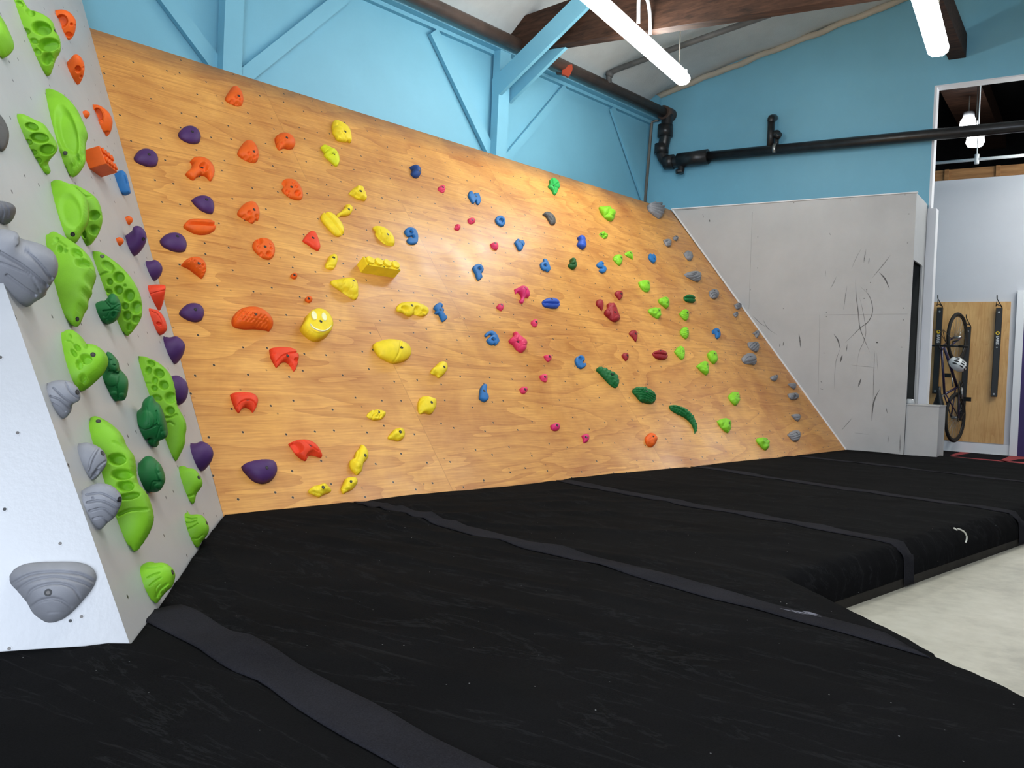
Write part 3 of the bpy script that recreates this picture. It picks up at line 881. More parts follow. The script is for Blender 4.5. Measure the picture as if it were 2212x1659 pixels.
def cut_back(q, t):
    """trims a strip along the open edge of the mats"""
    nr = np.array([-dg[1], dg[0]]); e = (q-n1)@nr+.09
    return q-t*(e/(t@nr)) if e > 0 and out2(q+fd*0) and (t@nr) > .1 else q
def strip(pts2, w, label, fall=None):
    P = resample(pts2, .05, False); V = []; F = []; n = len(P)
    prof = [(-.5, .0015), (-.46, .006), (-.15, .0075), (.15, .0075), (.46, .006), (.5, .0015)]
    rows = []
    for i, p in enumerate(P):
        t = unit(P[min(i+1, n-1)]-P[max(i-1, 0)]); s = np.array([t[1], -t[0]])
        row = []
        for a, h in prof:
            q = p+s*w*a*(1+.05*math.sin(i*.7)); q = cut_back(q, t); row.append((q[0], q[1], zmat(q[0], q[1])+h))
        rows.append(row)
    if fall is not None:                   # goes over the rounded front edge and down
        p = P[-1]; t = unit(P[-1]-P[-2]); s = np.array([fd[0], fd[1]])
        if s@np.array([t[1], -t[0]]) < 0: s = -s
        for out_, z in ((.006, .145), (.010, .11), (.012, .07), (.013, .035), (.015, .012)):
            row = []
            for a, h in prof:
                q = p+s*w*a+np.array([fd[1], -fd[0]])*out_; row.append((q[0], q[1], z))
            rows.append(row)
    m = len(prof)
    for r_ in rows: V += r_
    for i in range(len(rows)-1):
        for k in range(m-1): F.append((i*m+k, (i+1)*m+k, (i+1)*m+k+1, i*m+k+1))
    o = MB().add(V, F, smooth=True).build('cover_strip', M['strap'])
    sol = o.modifiers.new('thickness', 'SOLIDIFY'); sol.thickness = .002; sol.offset = 1
    return tag(o, label, 'strip', 'dark strips over the mat joints')
dS1 = unit(s1e-s1s)
strip([s1s+dS1*.02, s1s+dS1*.4, s1e-dS1*.02], .145, 'wide dark cover strip nearest the camera, starting by the lowest green hold')
strip([s2s+unit(s2e-s2s)*.03, s2e-unit(s2e-s2s)*.01], .118, 'dark cover strip smeared with chalk near the concrete floor')
strip([s3s+unit(s3e-s3s)*.03, s3e-unit(s3e-s3s)*.006], .118, 'dark cover strip folding down the mat front left of the white string', fall=1)
strip([s4s+unit(s4e-s4s)*.03, s4e-unit(s4e-s4s)*.006], .118, 'dark cover strip folding down the mat front at the right edge', fall=1)
strip([s5s+unit(s5e-s5s)*.05, s5e-unit(s5e-s5s)*.05], .11, 'farthest dark cover strip before the grey partition')
# chalk smear lying on the second strip
m = MB()
for (x, y, rx, ry, n) in ((1722, 1330, 34, 7, 10), (1752, 1331, 10, 4, 5), (1768, 1344, 12, 4, 6)):
    for k in range(n):
        px = x+random.gauss(0, rx*.45); py = y+(px-x)*.32+random.gauss(0, ry*.4)
        q = onz(px, py, MZ); L = random.uniform(.01, .045); t = unit((s2e-s2s)); s = np.array([t[1], -t[0]])
        w_ = random.uniform(.002, .006); z = lambda p: (p[0], p[1], zmat(p[0], p[1])+.0095)
        a = q[:2]
        m.add([z(a-t*L), z(a+s*w_), z(a+t*L), z(a-s*w_)], [(0, 1, 2, 3)])
o = m.build('chalk_smear', M['chalk'], bpy.data.objects['cover_strip.001'])
tag(o, 'pale chalk smear', None, kind='stuff')
# white string
fn3 = np.array([fd[1], -fd[0], 0])
st = []
for p in smooth_line(((2060, 1141), (2072, 1143), (2083, 1149), (2088, 1158), (2088, 1166), (2086, 1172)), 5):
    q = onz(*p, MZ); q[2] = zmat(q[0], q[1]); e = on(*p, np.array([f1[0], f1[1], 0])+fn3*.006, fn3)
    st.append(e if (q[:2]-f1)@fn3[:2] > -.03 else q+np.array([0, 0, .006]))
o = MB().tube(st, .0042, 8).build('string', M['string'])
tag(o, 'short curved white string lying on the mat at the right', 'string')
# lobby carpet with red bands
yc0 = YG+.6
m = MB(); cz = .008
m.box((-2.6, 11.9, 0), (3.5, YB-.06, cz))
def cp(x, y): p = onz(x, y, cz+.001); return (p[0], min(p[1], YB-.07), cz+.001)
for poly in ([(2020, 984), (2055, 986), (2180, 996), (2230, 1000), (2260, 1012), (2150, 1000)], [(2052, 983), (2078, 975), (2112, 975), (2100, 978), (2060, 985)], [(2158, 995), (2185, 983), (2260, 978), (2260, 990), (2200, 992), (2172, 998)]):
    m.add([cp(*p) for p in poly], [tuple(range(len(poly)))], 1)
o = m.build('carpet', [M['carpet_black'], M['carpet_red']])
tag(o, 'black lobby carpet with red bands behind the mats', 'carpet')

# ---------------------------------------------------------------- bicycle corner
def onb(x, y, d=0): return onY(x, y, YB-d)
BD = .02
tlp, trp, blp, brp = onb(2008, 652, BD), onb(2182, 652, BD), onb(2043, 953, BD), onb(2163, 957, BD)
xl = float(onb(2004, 700, BD)[0])-.12; xr = float(trp[0]+brp[0])/2+.02
zb_ = float(blp[2]+brp[2])/2; zt2 = float(tlp[2]+trp[2])/2
fr = frame_of(((xl+xr)/2, YB-BD, zb_), (0, 0, 1), (1, 0, 0), (0, -1, 0))
o = MB().box((xl, YB-BD, zb_), (xr, YB, zt2)).build('plywood_board', M['ply_board'], frame=frame_of((xl, YB-BD, zb_), (0, 0, 1), (-1, 0, 0), (0, 1, 0)))
tag(o, 'upright plywood board behind the hanging bicycle', 'board')
def text_mesh(s, size, depth, bold=0.0, bevel=0.0):
    c = bpy.data.curves.new('t', 'FONT'); c.body = s; c.size = size; c.extrude = depth/2; c.offset = bold; c.bevel_depth = bevel; c.bevel_resolution = 2
    c.align_x = 'CENTER'; c.align_y = 'CENTER'; c.resolution_u = 8
    t = bpy.data.objects.new('t', c); COL.objects.link(t)
    me = bpy.data.meshes.new_from_object(t.evaluated_get(bpy.context.evaluated_depsgraph_get()))
    bpy.data.objects.remove(t); bpy.data.curves.remove(c)
    return me
def rack(top, bot, wpx, label, logo=True):
    yy = YB-BD-.045
    a = onY(*top, yy); b = onY(*bot, yy); w = wpx/142.
    root = thing('bike_rack_rail', label, 'bike rack', (b[0], YB-BD, b[2]), 'bike rack rails')
    m = MB(); m.bar(a, b, w, .05, up=(0, -1, 0)); m.build('rail', M['black_metal'], root, bevel=.006)
    dn = unit(b-a); sd = np.array([-dn[2], 0, dn[0]]); sd = sd if sd[0] > 0 else -sd
    h0 = a+sd*w*.45; h1 = a-sd*w*.42-dn*.13; h2 = a-sd*w*.5-dn*.02
    m = MB(); m.tube([h0+np.array([0, -.03, 0]), h1+np.array([0, -.03, 0]), h2+np.array([0, -.03, 0])], .008, 8); m.tube([h1+np.array([0, -.03, 0]), h1-dn*.05+np.array([0, -.06, 0])], .008, 8)
    m.tube([h2+np.array([0, -.03, 0])-dn*.03, h0+np.array([0, -.03, 0])-dn*.02], .006, 8); m.build('hook', M['black_metal'], root)
    for t in (.05, .97):
        q = a+(b-a)*t; m = MB(); m.tube([q+np.array([0, -.026, 0]), q+np.array([0, -.030, 0])], .014, 10); m.build('screw', M['steel'], root)
    if logo:
        q = a+(b-a)*.285+np.array([0, -.0265, 0])
        m = MB(); m.tube([q, q+np.array([0, -.003, 0])], .027, 20); m.build('logo_disc', M['logo_yellow'], root)
        m = MB(); m.tube([q+np.array([0, -.003, 0]), q+np.array([0, -.004, 0])], .011, 14); m.build('logo_centre', M['black_metal'], root)
        me = text_mesh('SARIS', .052, .002, .001); me.materials.append(M['logo_white'])
        t = bpy.data.objects.new('lettering', me); COL.objects.link(t)
        c = a+(b-a)*.365+np.array([0, -.027, 0])
        X = dn; Y = sd; t.matrix_world = frame_of(c, X, Y, np.cross(X, Y))
        t.parent = root; t.matrix_parent_inverse = Matrix.Translation(-root.location)
        q = a+(b-a)*.445; m = MB(); m.tube([q+np.array([0, -.026, 0]), q+np.array([0, -.030, 0])], .011, 10); m.build('screw', M['steel'], root)
rack((2031, 664), (2020, 850), 11.5, 'black bike rack rail left of the bicycle')
rack((2092, 706), (2078, 898), 11, 'black bike rack rail behind the hanging bicycle', False)
rack((2159, 665), (2147, 857), 12, 'black empty bike rack rail right of the bicycle')

# bicycle hung by its front wheel; o = away from the wall, z = along the bike, l = sideways
ob = unit((-.225, -.97, 0)); lb = np.array([-ob[1], ob[0], 0]); lb = -lb if lb[0] < 0 else lb
rc = onY(2063, 902, YB-.45); fc = onY(2068, 729, YB-.45)
zr = float(rc[2]); LZ = (float(fc[2])-zr)
base = rc-ob*.38
def bk(o_, a_, l_=0): return base+ob*o_+np.array([0, 0, 1.0])*(a_*LZ)+lb*l_+(fc-rc)*np.array([1, 0, 0])*a_
bike = thing('bicycle', 'dark purple bicycle hanging upright on the plywood board by its front wheel', 'bicycle', base)
Rw = .345
def wheel(name, c):
    ring = [c+ob*math.cos(t)*Rw+np.array([0, 0, math.sin(t)*Rw]) for t in np.linspace(0, 2*math.pi, 49)[:-1]]
    m = MB(); m.tube(ring, .024, 8, closed=True); w_ = m.build(name, M['tyre'], bike)
    ring = [c+ob*math.cos(t)*(Rw-.03)+np.array([0, 0, math.sin(t)*(Rw-.03)]) for t in np.linspace(0, 2*math.pi, 49)[:-1]]
    m = MB(); m.tube(ring, .011, 6, closed=True); m.build('rim', M['black_metal'], w_)
    m = MB(); m.tube([c-lb*.05, c+lb*.05], .022, 12); m.build('hub', M['steel'], w_)
    m = MB()
    for k in range(28):
        t = 2*math.pi*k/28; sgn = 1 if k % 2 else -1
        m.tube([c+lb*.03*sgn+.02*(ob*math.cos(t+.5*sgn)+np.array([0, 0, math.sin(t+.5*sgn)])), c+ob*math.cos(t)*(Rw-.035)+np.array([0, 0, math.sin(t)*(Rw-.035)])], .0016, 4, caps=False)
    m.build('spokes', M['steel'], w_)
    return w_
wheel('front_wheel', bk(.38, 1.0)); wheel('rear_wheel', bk(.38, 0.0))
BBp = (.33, .38); SEATT = (.86, .27); HT = (.98, .83); HB = (.86, .86); RA = (.38, 0); FA = (.38, 1.0)
P2 = lambda p, l=0: bk(p[0], p[1], l)
fm = MB()
fm.tube([P2(BBp), P2((.80, .285))], .017, 10); fm.tube([P2(BBp), P2(HB)], .021, 10); fm.tube([P2((.80, .285)), P2((.95, .835))], .017, 10); fm.tube([P2(HB), P2(HT)], .022, 10)
for s in (-1, 1):
    fm.tube([P2(BBp, .02*s), P2(RA, .055*s)], .011, 8); fm.tube([P2((.78, .285), .015*s), P2(RA, .055*s)], .009, 8)
fm.build('frame', M['frame_purple'], bike)
m = MB()
for s in (-1, 1): m.tube([P2(HB), P2((.78, .875), .05*s), P2((.58, .94), .055*s), P2(FA, .055*s)], .013, 8)
m.build('fork', M['frame_purple'], bike)
m = MB(); m.tube([P2((.98, .83)), P2((1.03, .84)), P2((1.03, .87))], .016, 8)
m.tube([P2((1.03, .865), -.30), P2((1.03, .87), -.1), P2((1.03, .87), .1), P2((1.03, .865), .37)], .013, 8); hbar = m.build('handlebar', M['black_metal'], bike)
for s in (-1, 1):
    m = MB(); m.tube([P2((1.03, .866), .22*s+.04), P2((1.03, .865), .35*s+.04)], .019, 10); m.build('grip', M['tyre'], hbar)
    m = MB(); m.tube([P2((1.04, .88), .19*s), P2((1.09, .92), .20*s), P2((1.10, .93), .28*s)], .008, 6); m.build('brake_lever', M['black_metal'], hbar)
m = MB()
for s in (-1, 1): m.tube(smooth_line([P2((1.05, .94), .18*s), P2((1.12, 1.04), .10*s), P2((1.0, 1.05), .03*s), P2((.86, .92), .02)], 6), .004, 6)
m.build('cables', M['black_metal'], bike)
m = MB(); m.tube([P2((.80, .285)), P2((.95, .24))], .014, 8); m.build('seat_post', M['steel'], bike)
sad = MB()
V = []; F = []; secs = [(-.14, .075, .0), (-.09, .082, .012), (0, .05, .006), (.07, .026, .004), (.14, .018, 0)]
for (a_, w_, h_) in secs:
    for k in range(10):
        t = 2*math.pi*k/10; V.append(P2((.99+h_+.03*math.sin(t)*(1 if math.sin(t) > 0 else .7), .24+a_), w_*math.cos(t)))
for i in range(len(secs)-1):
    for k in range(10): F.append((i*10+k, i*10+(k+1) % 10, (i+1)*10+(k+1) % 10, (i+1)*10+k))
F += [tuple(range(9, -1, -1)), tuple(range(40, 50))]
sad.add(V, F, smooth=True); sad.build('saddle', M['black_metal'], bike)
cr_ = MB(); c = P2(BBp, .05)
ring = [c+ob*math.cos(t)*.095+np.array([0, 0, math.sin(t)*.095]) for t in np.linspace(0, 2*math.pi, 33)[:-1]]
cr_.tube(ring, .007, 6, closed=True)
for k in range(5): cr_.tube([c, ring[int(k*32/5)]], .007, 6)
cr_.build('chainring', M['black_metal'], bike)
for s, dz in ((1, -.17), (-1, .17)):
    m = MB(); p = P2(BBp, .06*s); q = p+np.array([0, 0, dz])+lb*.02*s
    m.tube([p, q], .012, 8); crk = m.build('crank', M['steel'], bike)
    m = MB(); m.bar(q+lb*.02*s, q+lb*.12*s, .06, .025, up=ob); m.build('pedal', M['black_metal'], crk)
m = MB(); m.tube(smooth_line([P2((.33+.09, .38), .05), P2((.42, .02), .05), P2((.40, -.04), .05), P2((.33, -.03), .05), P2((.25, .0), .05), P2((.33-.09, .38), .05)], 4), .006, 6); m.build('chain', M['tyre'], bike)
m = MB(); m.bar(P2((.33, -.02), .05), P2((.22, .06), .05), .02, .04, up=lb); m.build('derailleur', M['black_metal'], bike)
# helmet slung on the frame
hc = onY(2069, 787, YB-.75)
helm = thing('helmet', 'white and black vented cycling helmet slung on the bicycle', 'helmet', hc)
hx = unit(CR*.86-CU*.5+0*CF); hz_ = unit(-CF+CU*.45+CR*.25); hy = unit(np.cross(hz_, hx)); hz_ = np.cross(hx, hy)
def hp(t, a, r=1.0):
    return hc+r*(hx*.135*math.cos(a)*math.sin(t)+hy*.098*math.sin(a)*math.sin(t)+hz_*.10*math.cos(t))
m = MB(); V = []; F = []
for i in range(9):
    for k in range(24): V.append(hp(.62*math.pi*i/8, 2*math.pi*k/24))
for i in range(8):
    for k in range(24): F.append((i*24+k, (i+1)*24+k, (i+1)*24+(k+1) % 24, i*24+(k+1) % 24))
m.add(V, F, smooth=True); m.build('shell', M['helmet'], helm)
m = MB()
for row, (a0, a1, n_) in enumerate(((-.62, .62, 5),)):
    for v_ in range(n_):
        yv = -.066+.033*v_
        for (xa, xb) in ((-.105, -.035), (-.015, .05), (.07, .115)):
            A = []; 
            for t in np.linspace(0, 1, 7):
                x = xa+(xb-xa)*t; wv = .0105*math.sin(math.pi*t)**.6*(1 if abs(yv) < .05 else .7)
                A.append((x, yv*(1-.25*(x/.135)**2), wv))
            L = []; Rr = []
            for x, y, wv in A:
                for sgn, arr in ((-1, L), (1, Rr)):
                    yy = y+sgn*wv; q = 1-(x/.135)**2-(yy/.098)**2
                    if q < .02: q = .02
                    arr.append(hc+(hx*x+hy*yy+hz_*.10*math.sqrt(q))*1.015)
            m.add(L+Rr, [(i, i+1, i+8, i+7) for i in range(6)])
m.build('vent', M['black_metal'], helm)
m = MB(); m.tube(smooth_line([hp(.6*math.pi, .3), hc-hz_*.12+hx*.03, hc-hz_*.14, hp(.6*math.pi, math.pi-.3)], 5), .006, 6); m.build('strap', M['black_metal'], helm)
# ---------------------------------------------------------------- climbing holds
ZN = dict(A=(0, 0, 3.95), B=(0, 380, 3.95), C=(0, 700, 4.608), D=(0, 980, 3.771), E=(270, 160, 5.53), F=(270, 430, 5.027),
          G=(640, 240, 7.373), H=(640, 440, 6.506), I=(480, 640, 4.608), J=(480, 840, 4.424), K=(860, 330, 5.53), L=(920, 600, 5.53),
          M=(1140, 360, 6.506), N=(1240, 580, 6.506), O=(1260, 740, 5.53), P=(1380, 420, 7.9), Q=(1500, 620, 7.9), R=(1560, 780, 7.9), X=(0, 0, 1))
def zp(z, p): o = ZN[z]; return np.array([o[0]+p[0]/o[2], o[1]+p[1]/o[2]])

class Frame:
    """x, y in the base plane, n outwards"""
    def __init__(s, o, x, y, n): s.o, s.x, s.y, s.n = [np.asarray(q, float) for q in (o, x, y, n)]
    def from_px(s, p, h=0):
        q = on(p[0], p[1], s.o+s.n*h, s.n)-s.o; return np.array([q@s.x, q@s.y])
    def world(s, P): P = np.asarray(P); return s.o+P[:, :1]*s.x+P[:, 1:2]*s.y+P[:, 2:3]*s.n
PLANES = dict(ply=Frame(c1, PU, PV, PN), grey=Frame(wl, GU, GV, GN), white=Frame(wl, np.cross(np.cross(WN, np.array([0, 0, 1.0])), WN)*0+unit(np.cross(np.array([0, 0, 1.0]), WN)), unit(np.cross(WN, np.cross(np.array([0, 0, 1.0]), WN))), WN))

_bolt = MB()
_bolt.tube([(0, 0, -.3), (0, 0, .12)], [1, 1], 16, 0)
_bolt.tube([(0, 0, .1), (0, 0, .17)], .55, 6, 1)
_b = _bolt.build('bolt', [M['bolt_dark'], M['bolt_steel']], origin=(0, 0, 0)); BOLT = _b.data
bpy.data.objects.remove(_b)

def vnormals(V, F):
    N = np.zeros_like(V); F = np.array(F)
    n = np.cross(V[F[:, 1]]-V[F[:, 0]], V[F[:, 2]]-V[F[:, 0]])
    for k in range(3): np.add.at(N, F[:, k], n)
    return N/np.maximum(1e-12, np.linalg.norm(N, axis=1))[:, None]

def inflate(V, F, fixed, power):
    n = len(V); A = np.zeros((n, n)); 
    for f in F:
        for a, b in ((f[0], f[1]), (f[1], f[2]), (f[2], f[0])):
            w = 1.0/max(1e-4, np.linalg.norm(V[a]-V[b])/1.0)
            A[a, b] = A[b, a] = w
    area = np.zeros(n); Fa = np.array(F)
    ar = .5*np.abs(np.cross(V[Fa[:, 1]]-V[Fa[:, 0]], V[Fa[:, 2]]-V[Fa[:, 0]]))
    for k in range(3): np.add.at(area, Fa[:, k], ar/3)
    Lp = np.diag(A.sum(1))-A; rhs = area.copy()
    Lp[fixed] = 0; Lp[fixed, fixed] = 1; rhs[fixed] = 0
    phi = np.linalg.solve(Lp, rhs); phi = np.clip(phi, 0, None)/max(1e-12, phi.max())
    return phi**power

def features(PX, h, feats, z, mpp, inner):
    """raises and hollows traced in zoom pixels; mpp = metres per picture pixel; inner = 0 at the outline, 1 inside"""
    s = ZN[z][2]; X, Y = PX[:, 0], PX[:, 1]
    for f in feats or []:
        k = f[0]
        if k in 'db':
            c = zp(z, f[1:3]); r = f[3]/s; d = f[4] if len(f) > 4 else (.42 if k == 'd' else .40); d *= 3.0 if k == 'd' else 1.6
            q = ((X-c[0])**2+(Y-c[1])**2)/(r*r); g = np.clip((1-q)*1.5, 0, 1); g = g*g*(3-2*g) if k == 'd' else np.clip(1-q, 0, None)**.5
            h = h-g*d*r*mpp if k == 'd' else h+g*d*r*mpp
        elif k in 'ef':                      # tilted ellipse: hollow e / bump f
            c = zp(z, f[1:3]); a = math.radians(f[5]); dx, dy = X-c[0], Y-c[1]
            u = (dx*math.cos(a)+dy*math.sin(a))*s/f[3]; v = (-dx*math.sin(a)+dy*math.cos(a))*s/f[4]
            g = np.clip((1-u*u-v*v)*1.5, 0, 1); g = (g*g*(3-2*g) if k == 'e' else np.clip(1-u*u-v*v, 0, None)**.5)*(f[6] if len(f) > 6 else .5)*(2.2 if k == 'e' else 1.6)*math.sqrt(f[3]*f[4])/s*mpp
            h = h-g if k == 'e' else h+g
        elif k == 'g':                       # groove along a line, negative depth = ridge
            P = [zp(z, p) for p in f[1]]; P = smooth_line(P, 5) if len(P) > 2 else P
            D = np.full(len(X), 1e9)
            for a, b in zip(P, P[1:]):
                d = b-a; t = np.clip(((X-a[0])*d[0]+(Y-a[1])*d[1])/max(1e-9, d@d), 0, 1)
                D = np.minimum(D, np.hypot(X-a[0]-d[0]*t, Y-a[1]-d[1]*t))
            w = f[2]/s/2; g = np.clip(1-(D/w)**2, 0, None)
            h = h-g*(f[3] if len(f) > 3 else .5)*w*mpp*3.0
        elif k == 's':                       # strata ridges: centre, wavelength, amplitude, fan direction
            c = zp(z, f[1:3]); lam = f[3]/s
            if len(f) > 5 and f[5] == 'fan':
                t = np.arctan2(Y-c[1], X-c[0]); rr = np.hypot(X-c[0], Y-c[1]); ph = t*f[6]
            elif len(f) > 5:
                a = math.radians(f[5]); ph = 2*math.pi*(((X-c[0])*math.cos(a)+(Y-c[1])*math.sin(a))/lam+.35*np.sin(((X-c[0])*-math.sin(a)+(Y-c[1])*math.cos(a))/lam*.9))
            else:
                ph = 2*math.pi*np.hypot(X-c[0], Y-c[1])/lam
            h = h+f[4]*lam*mpp*2.8*(np.abs(np.sin(ph/2))-.6)*inner
        elif k == 'n':                       # lumpy rock noise
            sc = f[1]/s
            g = np.array([noise.noise(Vector((float(a)/sc, float(b)/sc, 1.7))) for a, b in zip(X, Y)])
            h = h+g*f[2]*sc*mpp*inner*3.2
    return h

COUNT = {}
def hold(z, name, label, group, color, H, pts, bolt=None, feats=None, p=.5, plane='ply', res=20, sharp=False, fin=None, T=None, fit=True, br=.0095):
    res = min(48, int(res*(1.25 if len(feats or []) < 4 else 1.45)))
    px = [zp(z, q) for q in pts]
    if not sharp:
        px = smooth_line(px+[px[0]], 8)[:-1]
    PXO = np.array(px); ctr = PXO.mean(0)
    if fin is None:
        base = PLANES[plane]
        o = on(ctr[0], ctr[1], base.o, base.n)
        fr = Frame(o, base.x, base.y, base.n); hoff = .35*H
    else:                                    # a blade standing on the wall: plane through the wall line A-B and the wall normal
        base = PLANES[plane]
        A = on(*zp(z, fin[0]), base.o, base.n); B = on(*zp(z, fin[1]), base.o, base.n)
        sdir = unit(B-A); m = np.cross(sdir, base.n)
        if m @ (CAM-A) < 0: m = -m
        fr = Frame(A, sdir, base.n, m) if np.cross(sdir, base.n)@m > 0 else Frame(A, base.n, sdir, m)
        hoff = 0
        H = T if T else H
    uv = np.array([fr.from_px(q, hoff) for q in px])
    if fin is not None:
        kx = 1 if np.allclose(fr.y, base.n) else 0      # index of the coordinate along the wall normal
        uv[:, kx] = np.maximum(uv[:, kx], -.004)
    # even outline
    per = np.linalg.norm(np.roll(uv, -1, 0)-uv, axis=1).sum()
    area = .5*abs(np.sum(uv[:, 0]*np.roll(uv[:, 1], -1)-np.roll(uv[:, 0], -1)*uv[:, 1]))
    step = math.sqrt(area)/res
    out = resample(list(uv), step*1.15) if sharp else None
    if out is None:
        seglen = np.linalg.norm(np.roll(uv, -1, 0)-uv, axis=1); cum = np.concatenate([[0], np.cumsum(seglen)])
        nn = max(16, int(per/(step*1.15))); out = []
        cl = np.vstack([uv, uv[:1]])
        for k in range(nn):
            t = per*k/nn; i = min(len(seglen)-1, np.searchsorted(cum, t, side='right')-1)
            out.append(cl[i]+(cl[i+1]-cl[i])*((t-cum[i])/max(1e-9, seglen[i])))
    V, F, isb = triangulate(out, step)
    # orientation
    a = V[F[0][0]]; b = V[F[0][1]]; c = V[F[0][2]]
    if np.cross(b-a, c-a) < 0: F = [(f[0], f[2], f[1]) for f in F]
    fixed = isb.copy()
    if fin is not None:
        ky = 1-kx; Ls = float(np.linalg.norm(B-A)); tt = V[:, ky]/Ls
        fixed &= ~((V[:, kx] < .010) & (tt > .04) & (tt < .96))
    h = H*inflate(V, F, np.where(fixed)[0], p)
    if fin is not None:                      # the open foot of the blade sinks into the panel
        V[isb & ~fixed, kx] = -.016
    P3 = np.column_stack([V, h])
    if fin is None and fit:                  # make the solid's picture outline as large as the traced one
        lo, hi = PXO.min(0), PXO.max(0)
        for _ in range(4):
            q = proj(fr.world(P3)); l2, h2 = q.min(0), q.max(0)
            sc = np.clip((hi-lo)/(h2-l2), .6, 1.5)
            b0_ = proj(fr.world(np.column_stack([P3[:, :2], np.full(len(P3), hoff)])))
            nb = (b0_-(l2+h2)/2)*sc+(lo+hi)/2
            P3[:, :2] = np.array([fr.from_px(w, hoff) for w in nb])
    Wd = fr.world(P3); depth = float(((Wd-CAM)@CF).mean()); mpp = depth/FPX
    inner = np.clip(h/H*2.2, 0, 1) if fin is None else np.clip(h/H*2.0, 0, 1)
    ft = list(feats or [])
    h2 = features(proj(Wd), P3[:, 2], ft, z, mpp, inner)
    P3[:, 2] = np.where(isb & (fixed if fin is not None else True), P3[:, 2], np.maximum(h2, np.maximum(.0015, .22*h) if fin is None else .15*h))
    front = P3.copy()
    n = len(front); verts = list(front); faces = list(F)
    if fin is None:
        verts = [np.array([q[0], q[1], -.003]) if isb[i] else q for i, q in enumerate(front)]
        # the flat back that sits on the wall
        ec = set()
        for f in F:
            for e in ((f[0], f[1]), (f[1], f[2]), (f[2], f[0])): ec.add(e)
        nxt = {a: b for a, b in ec if (b, a) not in ec}
        if nxt:
            s0 = next(iter(nxt)); loop = [s0]; q = nxt[s0]
            while q != s0 and q in nxt and len(loop) <= len(nxt): loop.append(q); q = nxt[q]
            faces.append(tuple(reversed(loop)))
    else:
        back = {}
        for i in range(n):
            if isb[i] and fixed[i]: back[i] = i
            else:
                back[i] = len(verts); q = np.array([V[i][0], V[i][1], -h[i]*.8]); verts.append(q)
        faces += [(back[f[0]], back[f[2]], back[f[1]]) for f in F]
        ec = set()
        for f in F:
            for e in ((f[0], f[1]), (f[1], f[2]), (f[2], f[0])): ec.add(e)
        for a_, b_ in ec:
            if (b_, a_) not in ec and (back[a_] != a_ or back[b_] != b_):
                q = [b_, a_]+([back[a_]] if back[a_] != a_ else [])+([back[b_]] if back[b_] != b_ else [])
                faces.append(tuple(q))
    me = bpy.data.meshes.new(name)
    me.from_pydata([tuple(float(c) for c in q) for q in verts], [], faces)
    me.materials.append(M['hold_'+color])
    me.polygons.foreach_set('use_smooth', [True]*len(me.polygons))
    ob_ = bpy.data.objects.new(name, me); COL.objects.link(ob_)
    fo = fr.o.copy()
    ob_.matrix_world = frame_of(fo, fr.x, fr.y, fr.n)
    tag(ob_, label, 'climbing hold', group)
    if bolt is not None:
        bpx = zp(z, bolt); Wf = fr.world(front); q = proj(Wf)
        Nw = vnormals(front, F); nw = Nw[:, :1]*fr.x+Nw[:, 1:2]*fr.y+Nw[:, 2:3]*fr.n
        dd = np.linalg.norm(q-bpx, axis=1)+1e3*(np.einsum('ij,ij->i', nw, CAM-Wf) <= 0)
        i = int(np.argmin(dd)); near = np.argsort(dd)[:4]
        pos = Wf[near].mean(0); nn = unit(nw[near].mean(0))
        if plane == 'ply' and fin is None: nn = unit(nn*.6+fr.n*.6)
        x = unit(np.cross(nn, [0, 0, 1.0])); y = np.cross(nn, x)
        bo = bpy.data.objects.new('bolt', BOLT); COL.objects.link(bo)
        r = br*(depth/5.0)**.35
        bo.matrix_world = frame_of(pos-nn*.0005, x*r, y*r, nn*.010)
        bo.parent = ob_; bo.matrix_parent_inverse = ob_.matrix_world.inverted()
    COUNT[name] = COUNT.get(name, 0)+1
    return ob_, fr, front, F

h = hold
ORA, PUR, YEL, LIM, GRY, PNK, DRD, POD, GRN, RRD = ('orange dimpled holds', 'purple round holds', 'yellow holds', 'lime green rock holds', 'grey rock holds along the right edge',
    'small pink holds', 'dark red drop holds', 'green pocketed blade holds', 'dark green animal holds', 'red-orange scooped holds')
CH, JUG, FT = 'climbing_hold', 'jug_hold', 'foot_hold'
# --- upper left of the plywood
h('E', CH, 'topmost orange hold near the plywood top edge, small dimples at its lower end', ORA, 'orange', .06, [(1320, 138), (1370, 190), (1412, 300), (1408, 370), (1360, 390), (1290, 370), (1215, 330), (1193, 290), (1230, 220), (1280, 150)], (1362, 258),
  [('d', 1283, 318, 28), ('d', 1338, 342, 22), ('d', 1332, 268, 20), ('d', 1378, 300, 18), ('d', 1370, 358, 16), ('d', 1402, 330, 14), ('d', 1302, 362, 16)], res=26)
h('E', CH, 'topmost purple dome, upper left of the plywood', PUR, 'purple', .055, [(760, 615), (850, 655), (900, 730), (903, 800), (880, 830), (820, 840), (740, 820), (660, 770), (632, 720), (650, 670), (700, 630)], (806, 690))
h('E', CH, 'purple dome left of and below the topmost purple dome, near the left corner', PUR, 'purple', .055, [(230, 888), (320, 915), (385, 990), (396, 1060), (370, 1105), (300, 1115), (200, 1085), (125, 1040), (102, 990), (130, 930), (180, 895)], (290, 960))
h('E', CH, 'orange hold with a scooped underside and one wide round dish around its bolt', ORA, 'orange', .07, [(800, 985), (900, 995), (990, 1040), (1055, 1130), (1072, 1200), (1050, 1275), (1020, 1275), (980, 1225), (920, 1205), (860, 1235), (812, 1270), (718, 1190), (775, 1130), (800, 1060), (775, 1010)], (922, 1115),
  [('d', 945, 1100, 62, .35), ('d', 945, 1290, 90, .8), ('d', 770, 1060, 40, .7)], p=.35, res=28)
